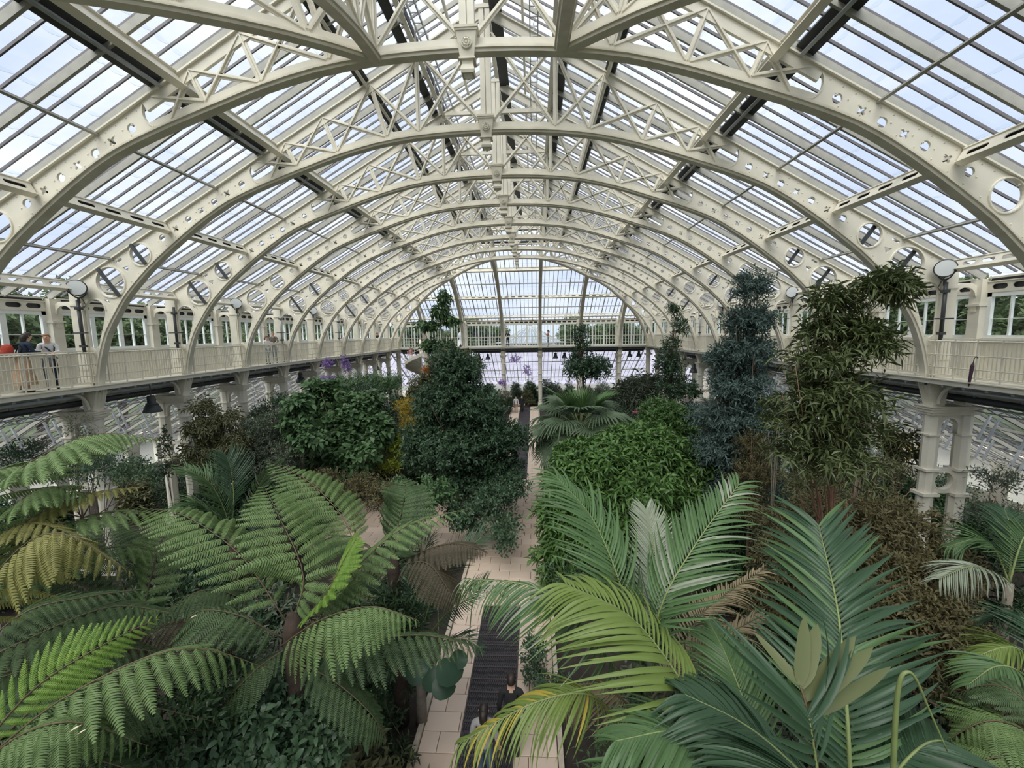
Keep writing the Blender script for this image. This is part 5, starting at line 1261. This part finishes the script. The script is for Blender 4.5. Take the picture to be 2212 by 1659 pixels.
# pale fallen petals caught on the fronds
for q, lab in (((288, 1474, 3.3), 'pale fallen petal on the long green frond at the lower left'), ((163, 1573, 2.75), 'long pale fallen petal on the corner frond'), ((178, 1580, 2.75), 'smaller pale petal beside the long one on the corner frond'), ((418, 1332, 4.2), 'pale fallen petal in the dark gap below the tall fern')):
    p = at(*q); mb = MB(); mb.add([(-.05, 0, .0), (0, -.014, .006), (.05, 0, 0), (0, .014, .006)], [(0, 1, 2, 3)]); mb.v += [(x, y, z - .004) for x, y, z in mb.v[:4]]; mb.f.append((7, 6, 5, 4)); mb.m.append(0)
    o = mb.build('fallen_petal', mat('petal_cream', (.75, .66, .5), .7) if 'petal_cream' not in bpy.data.materials else bpy.data.materials['petal_cream'], None, False, p, 1.1); tag(o, lab, 'petal', 'fallen petals on the ferns'); o.scale = (.5, .6, .6) if 'small' in lab else (.7, .7, .7)
# undergrowth that closes the beds
LOOKS = ((G_DARK, 'dark'), (G_EVER, 'deep green'), (G_BROAD, 'mid-green'), (G_OLIVE, 'olive'), (G_EVER, 'deep green'), (G_GREY, 'grey-green'))
def under(n, x0, x1, y0, y1_, zmin, zmax, seed, where):
    rg = np.random.default_rng(seed)
    for i in range(n):
        x, y = rg.uniform(x0, x1), rg.uniform(y0, y1_)
        if (-1.75 < x < 2.45 and y < 46) or (14.2 < y < 20.2 and -7.6 < x < 7.2): continue
        h = rg.uniform(zmin, zmax); w_ = rg.uniform(.6, 1.1); m, lk = LOOKS[rg.integers(6)]; wl = float(rg.uniform(.25, .5)); lf = 'narrow-leaved' if wl < .36 else 'broad-leaved'
        k = min(range(len(RIBY)), key=lambda q: abs(RIBY[q] - y)); side = 'left' if x < 0 else 'right'; ax = abs(x - .35)
        pos = ('in the %s aisle' % side) if abs(x) > 14.5 else ('behind the far gallery, %s side' % side) if y > YE else ('by the path, %s bed' % side if ax < 4.5 else 'amid the %s bed' % side if ax < 8.5 else 'near the %s columns' % side)
        lab = f'{lk} {lf} undershrub {pos}' + ('' if y > YE else f', level with the {ORD[k]} column pair')
        r = empty('undershrub', (x, y, 0), 0, lab, 'shrub', lab.replace('undershrub', 'undershrubs'))
        foliage(r, [((x, y, h * .45), (w_, w_, h * .5)), ((x + w_ * .5, y - .3, h * .3), (w_ * .8, w_ * .8, h * .32))], m, per=18, k=8, tw=.4, L=float(rg.uniform(.13, .24)), wl=wl, clump=5)
        mb = MB()
        for a in range(4): mb.tube([(0, 0, 0), (.12 * math.cos(a * 1.6), .12 * math.sin(a * 1.6), h * .3), (.45 * w_ * math.cos(a * 1.6), .45 * w_ * math.sin(a * 1.6), h * .75)], [.025, .018, .006], 5)
        mb.build('stem', BARK, r, True)
for i, (x, y, h) in enumerate(((-3.2, 2.0, 4.2), (-5.6, 2.4, 4.4), (-8.2, 1.8, 4.6), (3.6, 2.0, 4.2), (6.0, 2.3, 4.4), (8.6, 1.9, 4.6), (-2.6, 3.6, 3.4), (-10.6, 3.0, 4.4), (10.9, 3.0, 4.4), (3.0, 3.6, 3.2))):  # unseen shrubs below the frame, added to shade the near ground
    plant('near_shade_shrub', f'unseen leafy shrub added for shade under the near gallery, {ORD[i]} of ten', 'shrub', [((x, y, h * .72), (1.3, 1.1, h * .26)), ((x + .4, y - .3, h * .4), (1.2, 1.0, h * .3))], (G_EVER, G_BROAD, G_DARK)[i % 3], (x, y, 0), BARK, .06, per=12, k=8, tw=.5, L=.26, wl=.45)
under(44, -12, -1.7, 4.5, 14, .8, 2.1, 11, 'near left bed'); under(38, 2.4, 12, 4.5, 14, .8, 2.2, 12, 'near right bed')
under(46, -12.3, -1.7, 20, 34, 1.4, 3.2, 13, 'middle left bed'); under(46, 2.4, 12.3, 20, 34, 1.4, 3.2, 14, 'middle right bed'); under(44, -12.3, 12.3, 33, 45, 1.6, 3.4, 15, 'far beds')
under(26, -13, 13, 46.5, 53, 1.6, 3.4, 20, 'bed beyond the far gallery')
under(26, -20.5, -15, 9, 40, 1.2, 3.2, 16, 'left aisle'); under(26, 15, 20.5, 9, 40, 1.2, 3.2, 17, 'right aisle')
under(14, -12.3, -7.8, 14, 20, 1.4, 3.2, 18, 'bed by the left columns'); under(14, 7.4, 12.3, 14, 20, 1.4, 3.0, 19, 'bed by the right columns')
plant('purple_flowers', 'sprays of purple flowers at the far end of the beds', 'flowers', [B(1030, 808, 40, 16, 14), B(1110, 778, 44, 20, 10), B(1085, 828, 38, 8, 6), B(1140, 800, 42, 14, 14)], PURPLE, None, BARK, .02, per=7, k=6, tw=.3, L=.14, wl=.6, fill=.9)

# ================================================================== outside
def outdoor_tree(x, y, h, w_, lab, m=G_OUT):
    r = empty('garden_tree', (x, y, 0), 0, lab, 'tree', 'trees outside the glasshouse')
    bl_ = []
    for i in range(6):
        a = i * 2.1; bl_.append(((x + .45 * w_ * math.cos(a), y + .45 * w_ * math.sin(a), h * (.45 + .08 * i)), (w_ * .5, w_ * .5, h * .2)))
    foliage(r, bl_, m, per=3.2, k=9, tw=.8, L=.42, wl=.6, fill=.2, clump=5)
    mb = MB(); mb.tube([(0, 0, 0), (0, 0, h * .5), (0, 0, h * .8)], [w_ * .07, w_ * .05, .05], 7); mb.build('trunk', BARK, r, True)
rg = np.random.default_rng(5)
for sd_, x0 in (('left', -33), ('right', 33)):
    for i in range(13):
        y = 6 + i * 5.6; outdoor_tree(x0 + rg.uniform(-3.5, 3.5), y + rg.uniform(-1.5, 1.5), rg.uniform(9.5, 12.5), rg.uniform(5, 6.5), f'leafy garden tree outside the {sd_} clerestory windows, {ORD[i]} from the near end')
for i in range(9):
    x = -44 + i * 11
    if abs(x) < 5: continue
    outdoor_tree(x + rg.uniform(-2, 2), 104 + rg.uniform(-5, 5), rg.uniform(10, 12), 9, f'garden tree on the skyline beyond the far end windows, {ORD[i]} from the left')
# the next glasshouse along: octagon with a pyramid roof, and the wing that leads to it
PALEW = mat('pale_white_paint', (.40, .41, .42), .6); LAV = mat('lavender_roof_glass', (.36, .35, .44), .35, noise=.15, nscale=.4); OCG = mat('pale_roof_glass', (.25, .28, .33), .35)
oc = empty('octagon_glasshouse', (.6, 84, 0), 0, 'neighbouring octagonal glasshouse with a white ribbed pyramid roof', 'building')
mb = MB(); mb.tube([(0, 0, 0), (0, 0, 5.4)], 7.0, 8); mb.build('wall', PALEW, oc)
for z in (5.5, 6.2): mb = MB(); mb.tube([(0, 0, z - .1), (0, 0, z + .1)], 7.3 if z < 6 else 6.7, 8); mb.build('parapet', PALEW, oc)
apex = Vector((0, 0, 9.6))
for k in range(8):
    a0, a1 = 2 * math.pi * k / 8, 2 * math.pi * (k + 1) / 8; p, q = Vector((6.4 * math.cos(a0), 6.4 * math.sin(a0), 6.0)), Vector((6.4 * math.cos(a1), 6.4 * math.sin(a1), 6.0))
    t0 = apex + Vector((.5 * math.cos(a0), .5 * math.sin(a0), -.3)); t1 = apex + Vector((.5 * math.cos(a1), .5 * math.sin(a1), -.3)); dn = Vector((0, 0, -.04))
    mb = MB(); mb.add([p, q, t1, t0, p + dn, q + dn, t1 + dn, t0 + dn], [(0, 1, 2, 3), (7, 6, 5, 4)]); mb.build('roof_pane', OCG, oc)
    for f in range(4):
        mb = MB(); mb.bar(p.lerp(q, f / 4), t0.lerp(t1, f / 4), .30 if f == 0 else .16, .16); mb.build('roof_rib', PALEW, oc)
mb = MB(); mb.lathe([(.4, 9.2), (.45, 9.5), (.2, 9.6), (.2, 9.8), (.05, 10.1)], 10); mb.build('finial', PALEW, oc)
for i, x in enumerate((-14.5, 14.5)):
    t = empty('urn', (x * .72 - .5, 72, 7.0), 0, f'white finial urn on the parapet, {"left" if x < 0 else "right"} of the octagon', 'urn'); mb = MB(); mb.box((0, 0, -3.5), (1.0, 1.0, 7.0)); mb.lathe([(.4, 0), (.2, .25), (.45, .7), (.4, 1.1), (.1, 1.4), (.12, 1.7), (.02, 2.0)], 10); mb.build('urn_body', PALEW, t, True)
wg = empty('glasshouse_wing', (0, 60, 0), 0, 'lavender glass roof of the low wing beyond the far end', 'building')
l_ = [(-40, 0, .9), (40, 0, .9), (40, 11, 5.0), (-40, 11, 5.0)]
mb = MB(); mb.add([(x, y, z) for x, y, z in l_] + [(x, y, z - .08) for x, y, z in l_], [(0, 1, 2, 3), (7, 6, 5, 4), (0, 4, 5, 1)]); mb.build('roof_pane', LAV, wg)
for i in range(80): mb = MB(); mb.bar((-40 + i, 0, .95), (-40 + i, 11, 5.05), .07 if i % 4 else .18, .08); mb.build('roof_rib', PALEW, wg)
mb = MB(); mb.box((0, 11.2, 2.6), (80, .5, 5.2)); mb.box((0, -.2, .4), (80, .3, .9)); mb.box((0, 11.2, 5.3), (80, .8, .3)); mb.build('wall', PALEW, wg)
# ================================================================== lamps
def floodlight(loc, aim, label):
    r = empty('floodlight', loc, 0, label, 'floodlight', 'gallery floodlights'); q = Vector(aim).normalized().to_track_quat('Z', 'Y').to_matrix().to_4x4()
    mb = MB(); mb.lathe([(.10, -.22), (.16, -.2), (.19, -.08), (.25, .10), (.26, .14), (.235, .14)], 20); o = mb.build('housing', DARK, r, True); o.matrix_basis = q
    mb = MB(); mb.lathe([(.228, .139), (.228, .148)], 20); g = mb.build('lens', LAMPG, o)
    mb = MB(); mb.ring((0, 0, -.02), .27, .02, 'x', 10, 4, math.radians(180), math.radians(360)); mb.bar((0, 0, -.28), (0, 0, -.46), .06, .05); mb.build('yoke', DARK, r)
    mb = MB(); mb.tube([(0, .0, -.2), (0, .12, -.34), (0, .2, -.5), (0, .12, -.6)], .012, 5); mb.build('cable', DARK, r)
for k in (1, 3, 5):
    y = Y1 + BAY * k - .28
    floodlight((-13.12, y, G + 3.12), (.62, -.75, .12), f'dark round floodlight on a left gallery post, {ORD[(k - 1) // 2]} from the near end')
    floodlight((13.12, y, G + 3.12), (-.70, -.62, .12), f'dark round floodlight on a right gallery post, {ORD[(k - 1) // 2]} from the near end')
def bell_lamp(loc, label, s=1.0):
    r = empty('pendant_lamp', loc, 0, label, 'lamp', 'bell lamps under the galleries')
    mb = MB(); mb.lathe([(.31 * s, 0), (.315 * s, .015 * s), (.20 * s, .30 * s), (.19 * s, .30 * s), (.295 * s, .0)], 20); mb.build('lamp_shade', DARK, r, True)
    mb = MB(); mb.lathe([(.19 * s, .28 * s), (.19 * s, .34 * s), (.135 * s, .36 * s), (.135 * s, .60 * s), (.10 * s, .64 * s)], 16); mb.build('gear_box', DARK, r, True)
    mb = MB(); mb.lathe([(.10 * s, .04 * s), (.12 * s, .12 * s), (.05 * s, .24 * s)], 12); mb.build('bulb', LAMPG, r, True)
    mb = MB(); mb.tube([(0, 0, .62 * s), (0, 0, max(.7 * s, G - .1 - loc[2]))], .02, 6); mb.build('hanger', DARK, r)
for (px, py), Y, lab in (((330, 890), 15.6, 'first dark bell lamp below the left gallery'), ((650, 826), 27.3, 'second dark bell lamp below the left gallery'), ((814, 800), 39.5, 'third dark bell lamp below the left gallery'), ((1890, 875), 15.4, 'large dark bell lamp below the right gallery by the column pair'), ((1498, 805), 33., 'small dark bell lamp below the far part of the right gallery')):
    p = at(px, py, Y); bell_lamp(p, lab)
for i, px in enumerate((1035, 1054, 1200, 1219, 1360, 1380)):
    p = at(px, 777 - (px - 1035) * .018, 46.2); bell_lamp(p, f'dark bell lamp hung under the far gallery, {ORD[i]} from the left', .95)
# dark drain pipes with cross bars at the galleries
for nm, sg in SIDES:
    for k in (1, 2, 4, 6):
        y = Y1 + BAY * k - .32
        t = empty('service_pipe', (sg * 13.12, y, G), 0, f'dark vertical pipe with a crossbar on the {nm} gallery, {ORD[(1, 2, 4, 6).index(k)]} from the near end', 'pipe')
        mb = MB(); mb.tube([(0, 0, 1.1), (0, 0, 2.75)], .05, 8); mb.build('pipe', DARK if k < 3 else STEEL, t, True)
        mb = MB(); mb.bar((-.25, -.05, 1.72), (.25, -.05, 1.72), .05, .04); mb.build('crossbar', DARK, t)
        for z in (1.3, 2.5): mb = MB(); mb.box((0, 0, z), (.16, .14, .08)); mb.build('clip', DARK, t)
t = empty('umbrella', at(2128, 826, 12.6), 0, 'folded dark umbrella hung on the outside of the right gallery railing', 'umbrella')
t.location = (12.88, 11.9, G + .32)
mb = MB(); mb.tube([(0, 0, .22), (0, .02, .12), (0, .05, -.30), (0, .06, -.42)], [.02, .045, .03, .006], 7); mb.build('canopy', mat('dark_umbrella_cloth', (.06, .03, .05), .8), t, True)
mb = MB(); mb.tube([(0, 0, .2), (0, -.01, .34), (.05, -.01, .38), (.09, -.01, .34)], .012, 6); mb.build('handle', DARK, t, True)

# ================================================================== spiral stair
SX, SY, SR = -10.0, 42.6, 1.55
st = empty('spiral_stair', (SX, SY, 0), 0, 'cream iron spiral staircase winding up to the far left corner of the gallery', 'staircase')
mb = MB(); mb.tube([(0, 0, 0), (0, 0, G + 1.0)], .11, 12); mb.build('newel_post', CREAM, st, True)
NST = 36; TH0, TURN = math.radians(-35), math.radians(-560)
def sp(i, r, dz=0): a = TH0 + TURN * (1 - i / NST); return Vector((r * math.cos(a), r * math.sin(a), G * i / NST + dz))
for i in range(NST):
    a, b, c, d = sp(i, .1), sp(i, SR), sp(i + 1.12, SR), sp(i + 1.12, .1); z = G * (i + 1) / NST
    mb = MB(); P = [Vector((v.x, v.y, z)) for v in (a, b, c, d)]; Q = [v - Vector((0, 0, .04)) for v in P]; mb.add(P + Q, [(0, 1, 2, 3), (7, 6, 5, 4), (0, 4, 5, 1), (1, 5, 6, 2), (2, 6, 7, 3)]); 
    mb.add([sp(i, .1, .0), sp(i, SR, .0), Vector((b.x, b.y, z - .04)), Vector((a.x, a.y, z - .04))], [(0, 1, 2, 3)]); mb.build('tread', CREAM2, st)
for nm, r_, dz, w_ in (('outer_stringer', SR, .02, .0),):
    mb = MB(); n = 72; b0 = 0
    for i in range(n + 1):
        for rr in (SR, SR + .04):
            for dz in (-.16, .14): mb.v.append(tuple(sp(i * NST / n, rr, dz)))
    for i in range(n):
        k = i * 4; mb.f += [(k, k + 1, k + 5, k + 4), (k + 2, k + 6, k + 7, k + 3), (k + 1, k + 3, k + 7, k + 5), (k, k + 4, k + 6, k + 2)]; mb.m += [0] * 4
    mb.build(nm, CREAM, st)
for r_, h in ((SR + .02, 1.0), (SR + .02, .55)):
    mb = MB(); mb.tube([sp(i * NST / 80, r_, h) for i in range(81)], .025, 6); mb.build('hand_rail', DARK if h > .9 else CREAM, st, True)
for i in range(0, NST + 1, 2): mb = MB(); mb.bar(sp(i, SR + .02, 0), sp(i, SR + .02, 1.0), .03, .03); mb.build('baluster', CREAM, st)

# ================================================================== people
SKIN = mat('skin', (.62, .40, .29), .55); SKIN2 = mat('skin_flushed', (.66, .38, .27), .55)
HD = mat('hair_dark', (.03, .02, .016), .5, noise=.4, nscale=40); HG = mat('hair_ginger', (.34, .15, .07), .5, noise=.3, nscale=40); HGR = mat('hair_grey', (.38, .34, .31), .6, noise=.3, nscale=40); HR = mat('hair_reddish', (.10, .035, .025), .5)
EYE = mat('eye_dark', (.02, .015, .012), .2)
cloth = lambda n, c: mat('cloth_' + n, c, .85, noise=.18, nscale=14)
C_NAVY = cloth('navy', (.02, .035, .07)); C_WHITE = cloth('white', (.72, .72, .74)); C_TAN = cloth('tan', (.55, .38, .26)); C_BLACK = cloth('black', (.02, .02, .022)); C_GREYB = cloth('grey_brown', (.17, .155, .135))
C_PINK = cloth('dusty_pink', (.50, .22, .22)); C_JEAN = cloth('denim', (.08, .12, .18)); C_GREY = cloth('grey', (.30, .30, .31)); C_RED = cloth('red', (.48, .06, .035)); C_SHOE = mat('shoe_dark', (.03, .028, .025), .6); C_PAT = cloth('patterned_grey', (.35, .34, .34))
def person(label, loc, face, top, legs, hair, H=1.68, skin=SKIN, pose='rail', long_hair=False, lean=.0, turn=0, skirt=None, sleeves='long'):
    """one continuous body grown over a skeleton. face = heading (radians) the body looks along; local -Y is forward"""
    s = H / 1.70
    J = {}; R_ = {}; E = []
    def j(n, p, r, par=None):
        J[n] = Vector(p); R_[n] = (r[0] * 1.12, r[1] * 1.12) if n[0] not in 'ft' or n[:3] == 'toe' else r
        if par: E.append((par, n))
    ly = lambda z: -lean * max(0, z - .95)
    j('pelvis', (0, 0, .93), (.155, .115)); j('waist', (0, ly(1.08), 1.08), (.135, .10), 'pelvis'); j('chest', (0, ly(1.28), 1.28), (.16, .115), 'waist'); j('collar', (0, ly(1.41), 1.41), (.10, .08), 'chest')
    j('neck', (0, ly(1.47) - .01, 1.475), (.055, .055), 'collar'); hx, hy = math.sin(turn) * .03, -math.cos(turn) * .03
    hl = ly(1.6)
    j('jaw', (hx, hl + hy - .005, 1.555), (.068, .08), 'neck'); j('head', (hx, hl + hy * .6, 1.625), (.078, .095), 'jaw'); j('crown', (hx * .6, hl + hy * .3 + .01, 1.685), (.05, .06), 'head')
    for g in (-1, 1):
        t_ = 'l' if g < 0 else 'r'
        j('sh' + t_, (g * .175, ly(1.4), 1.39), (.062, .062), 'collar')
        if pose == 'rail': el, wr = (g * .22, ly(1.2) - .10, 1.17), (g * .12, -.36, 1.15)
        elif pose == 'phone': el, wr = (g * .20, ly(1.2) - .12, 1.13), (g * .05, -.30, 1.36)
        elif pose == 'cross': el, wr = (g * .24, .0, 1.13), (g * .03, -.20, 1.12)
        elif pose == 'stair': el, wr = (g * .24, .04, 1.15), (g * .26, -.16, 1.02)
        else: el, wr = (g * .23, .03, 1.13), (g * .24, -.06, .88)
        j('el' + t_, el, (.043, .043), 'sh' + t_); j('wr' + t_, wr, (.029, .029), 'el' + t_)
        e, w_ = Vector(el), Vector(wr); d = (w_ - e).normalized(); j('palm' + t_, w_ + d * .06, (.034, .022), 'wr' + t_)
        sd_ = d.cross(Vector((0, 0, 1))); sd_ = sd_.normalized() if sd_.length > .1 else Vector((1, 0, 0))
        for f in range(4):
            o = sd_ * (f - 1.5) * .019; ln = (.062, .074, .070, .054)[f]; a = w_ + d * .085 + o; j(f'f{f}a' + t_, a, (.0095, .0095), 'palm' + t_); j(f'f{f}b' + t_, a + d * ln * .5 - Vector((0, 0, .008)), (.008, .008), f'f{f}a' + t_); j(f'f{f}c' + t_, a + d * ln * .85 - Vector((0, 0, .030)), (.007, .007), f'f{f}b' + t_)
        th = w_ + d * .04 - sd_ * .035 * g; j('t0' + t_, th, (.011, .011), 'palm' + t_); j('t1' + t_, th + d * .04 - sd_ * .018 * g, (.009, .009), 't0' + t_)
        k = .03 if g > 0 else -.02
        j('hip' + t_, (g * .085, 0, .87), (.088, .095), 'pelvis'); j('kn' + t_, (g * .095, -.02 - k, .48), (.06, .062), 'hip' + t_); j('an' + t_, (g * .095, .02 + k, .09), (.038, .042), 'kn' + t_); j('heel' + t_, (g * .095, .035 + k, .045), (.038, .04), 'an' + t_); j('toe' + t_, (g * .11, -.13 + k, .035), (.042, .03), 'heel' + t_)
    names = list(J); me = bpy.data.meshes.new('body'); me.from_pydata([J[n] * s for n in names], [(names.index(a), names.index(b)) for a, b in E], [])
    o = bpy.data.objects.new('body_tmp', me); COL.objects.link(o); mo = o.modifiers.new('skin', 'SKIN'); mo.use_smooth_shade = True; mo.branch_smoothing = .4
    sv = me.skin_vertices[0].data
    for i, n in enumerate(names): sv[i].radius = (R_[n][0] * s, R_[n][1] * s); sv[i].use_root = (n == 'pelvis')
    ss = o.modifiers.new('sub', 'SUBSURF'); ss.levels = 2; ss.render_levels = 2
    dg = bpy.context.evaluated_depsgraph_get(); body = bpy.data.meshes.new_from_object(o.evaluated_get(dg)); bpy.data.objects.remove(o)
    body.name = 'body'; body.materials.clear()
    for m in (skin, top, legs, C_SHOE): body.materials.append(m)
    segs = [(J[a] * s, J[b] * s, a, b) for a, b in E]; A_ = np.array([q[0] for q in segs]); B_ = np.array([q[1] for q in segs]); D_ = B_ - A_; LL = (D_ ** 2).sum(1)
    def mi(a, b):
        n = b
        if n in ('neck', 'jaw', 'head', 'crown') or n[0] in 'ft' and n[:3] != 'toe' or n[:4] == 'palm': return 0
        if n[:3] == 'toe' or n[:4] == 'heel': return 3
        if n[:2] in ('kn', 'an') or n[:3] == 'hip': return 2
        if sleeves == 'short' and n[:2] == 'wr': return 0
        return 1
    tab = [mi(a, b) for _, _, a, b in segs]; idx = []
    for p in body.polygons:
        c = np.array(p.center); t_ = np.clip(((c - A_) * D_).sum(1) / LL, 0, 1); dd = ((A_ + D_ * t_[:, None] - c) ** 2).sum(1); m = tab[int(dd.argmin())]
        if c[2] < .95 * s and m == 1 and abs(c[0]) < .2 * s: m = 2
        idx.append(m)
    body.polygons.foreach_set('material_index', idx); body.polygons.foreach_set('use_smooth', [True] * len(idx)); body.update()
    r = link('person', body, None, loc, face + math.pi / 2); tag(r, label, 'person', None)
    hd = J['head'] * s; q = Matrix.Rotation(turn, 4, 'Z')
    def hp(x, y, z): return hd + q @ (Vector((x, y, z)) * s)
    # hair: a cap over the skull, longer behind when long
    mb = MB(); n = 14; rows = 7
    for i in range(rows + 1):
        f = i / rows
        for k in range(n):
            a = 2 * math.pi * k / n; back = .5 - .5 * math.cos(a - math.pi / 2 + math.pi)   # 1 at the back (+y)
            low = (-.02 + .055 * (1 - back)) - back * (.13 if long_hair else .045)
            ph = f * math.pi / 2; z = .095 * math.cos(ph) + (low if f == 1 else low * f ** 2 * .8); rr = math.sin(ph) if f < 1 else (.92 if long_hair else .97)
            mb.v.append(tuple(hp(.093 * rr * math.cos(a), .012 + .112 * rr * math.sin(a), .012 + z)))
    for i in range(rows):
        for k in range(n):
            k2 = (k + 1) % n; mb.f.append((i * n + k, (i + 1) * n + k, (i + 1) * n + k2, i * n + k2)); mb.m.append(0)
    if long_hair: mb.tube([hp(0, .06, .03), hp(0, .095, -.06), hp(0, .085, -.16), hp(0, .07, -.26)], [.06, .075, .07, .03], 9)
    mb.build('hair', hair, r, True)
    for g in (-1, 1):
        mb = MB(); mb.lathe([(.002, -.008), (.009, 0), (.002, .008)], 8, hp(g * .031, -.088, -.005)); mb.build('eye', EYE, r, True)
        mb = MB(); mb.lathe([(.004, -.028), (.014, -.01), (.016, .012), (.004, .026)], 7, hp(g * .080, .01, -.012)); mb.build('ear', skin, r, True)
    mb = MB(); mb.tube([hp(0, -.085, .008), hp(0, -.105, -.025), hp(0, -.088, -.034)], [.007, .014, .010], 6); mb.build('nose', skin, r, True)
    mb = MB(); mb.bar(hp(-.022, -.086, -.060), hp(.022, -.086, -.060), .012, .009); mb.build('mouth', mat('lips', (.42, .16, .14), .5) if 'lips' not in bpy.data.materials else bpy.data.materials['lips'], r)
    if skirt:
        mb = MB(); n = 18; base = []
        for z, rx, ry in ((1.02, .15, .12), (.85, .20, .17), (.5, .24, .22), (.22, .29, .26)):
            for k in range(n): a = 2 * math.pi * k / n; w_ = 1 + .05 * math.sin(a * 6) * (1.02 - z); mb.v.append((rx * w_ * math.cos(a) * s, ry * w_ * math.sin(a) * s, z * s))
        for i in range(3):
            for k in range(n): k2 = (k + 1) % n; mb.f.append((i * n + k, (i + 1) * n + k, (i + 1) * n + k2, i * n + k2)); mb.m.append(0)
        mb.build('skirt', skirt, r, True)
    return r
PI = math.pi
p1 = person('dark-haired person in a navy jacket with a red backpack at the left railing', (-13.52, 11.75, G), PI * .42, C_NAVY, C_TAN, HD, 1.72, pose='rail', long_hair=True, lean=.25, turn=.1, skirt=C_TAN)
b = empty('backpack', (-13.60, 11.50, G + 1.22), PI * .42 - PI / 2, 'red rucksack on the back of the person in navy', 'backpack')
mb = MB(); mb.lathe([(.03, -.2), (.13, -.19), (.165, -.1), (.165, .08), (.13, .17), (.03, .19)], 12); mb.v = [(x, y * .72, z) for x, y, z in mb.v]; mb.build('bag', C_RED, b, True)
mb = MB(); mb.lathe([(.02, -.1), (.10, -.09), (.11, .0), (.09, .06), (.02, .07)], 10, (0, -.10, -.05)); mb.v = [(x, y * .8, z) for x, y, z in mb.v]; mb.build('pocket', C_RED, b, True)
for g in (-1, 1): mb = MB(); mb.tube([(g * .09, .08, .16), (g * .10, .2, .20), (g * .11, .26, .08), (g * .10, .18, -.14)], .016, 5); mb.build('strap', C_BLACK, b, True)
p2 = person('smiling person with tied ginger hair and a white blouse leaning on the left gallery railing', (-13.50, 12.45, G), -PI * .22, C_WHITE, C_NAVY, HG, 1.68, SKIN2, 'rail', lean=.18, turn=-.2)
mb = MB(); mb.tube([(-.15, -.02, 1.42), (-.05, -.16, 1.30), (.08, -.17, 1.12), (.15, -.06, .98)], .02, 6); mb.build('strap', C_NAVY, p2, True)
mb = MB(); mb.tube([(.15, -.02, 1.42), (.13, -.13, 1.28), (.12, -.12, 1.15)], .018, 6); mb.build('strap', C_NAVY, p2, True)
mb = MB(); mb.ring((0, 0, .96), .165, .03, 'z', 16, 6); mb.bar((-.08, -.15, .95), (-.12, -.17, .70), .09, .03); mb.bar((.02, -.15, .95), (.04, -.18, .68), .09, .03); mb.build('tied_jumper', C_GREY, p2, True)
mb = MB(); mb.lathe([(.01, -.05), (.045, -.02), (.045, .02), (.01, .05)], 9, (0, .10, 1.63)); mb.build('hair_bun', HG, p2, True)
person('grey-haired bearded person in a brown-grey jacket on the left gallery, looking down', (-13.5, 23.9, G), -PI * .30, C_GREYB, C_JEAN, HGR, 1.76, SKIN2, 'rail')
person('shorter person with reddish dark hair in a white top beside the grey-haired one', (-13.42, 23.15, G), -PI * .15, C_WHITE, C_JEAN, HR, 1.52, SKIN, 'rail', long_hair=True, turn=.3)
person('dark-haired person in white half hidden by an arch on the left gallery', (-13.6, 33.2, G), -PI * .1, C_WHITE, C_BLACK, HD, 1.66, SKIN, 'rail', lean=.3)
person('person in dark blue near the far end of the left gallery', (-13.6, 40.6, G), PI * .5, C_NAVY, C_BLACK, HG, 1.72, SKIN2, 'stand', turn=.4)
person('person in black t-shirt and shorts standing on the far gallery with arms folded', (-1.45, 46.0, G), -PI * .5, C_BLACK, C_BLACK, HD, 1.72, SKIN, 'cross', sleeves='short')
person('long-haired person in a pink top and jeans holding up a phone on the far gallery', (2.85, 46.0, G), PI, C_PINK, C_JEAN, HD, 1.72, SKIN, 'phone', long_hair=True)
t = empty('phone', (2.48, 46.0, G + 1.42), 0, 'dark phone held up by the person in pink on the far gallery', 'phone'); mb = MB(); mb.box((0, 0, 0), (.012, .075, .15)); mb.build('case', C_BLACK, t); mb = MB(); mb.box((.007, 0, 0), (.003, .066, .135)); mb.build('screen', LAMPG, t)
_i = 27.0; _p = sp(_i, 1.0)
person('dark-haired person in a pink top and long white skirt coming down the spiral staircase', (SX + _p.x, SY + _p.y, G * 28 / NST), -PI * .5, C_PINK, C_WHITE, HD, 1.64, SKIN, 'stair', long_hair=True, skirt=C_WHITE)
person('person in a pale top far along the path between the shrubs', (-.55, 43.0, 0), -PI * .5, C_WHITE, C_TAN, HD, 1.7, SKIN, 'stand')
person('person in black far along the path beside the pale-topped one', (.05, 43.3, 0), -PI * .4, C_BLACK, C_BLACK, HD, 1.76, SKIN, 'stand')
person('person in grey patterned top and jeans on the grating below the yellow frond', (.40, 6.75, 0), PI * .5, C_PAT, C_JEAN, HD, 1.64, SKIN, 'stand', long_hair=True, sleeves='short')
person('person in dark clothes on the path grating half hidden by the palm', (.85, 7.35, 0), PI * .5, C_BLACK, C_BLACK, HD, 1.72, SKIN, 'stand')
q = at_z(392, 1088, 0)
person('person in navy walking in the left aisle behind the column pair', (q.x, q.y, 0), -PI * .4, C_NAVY, C_NAVY, HD, 1.7, SKIN, 'stand')
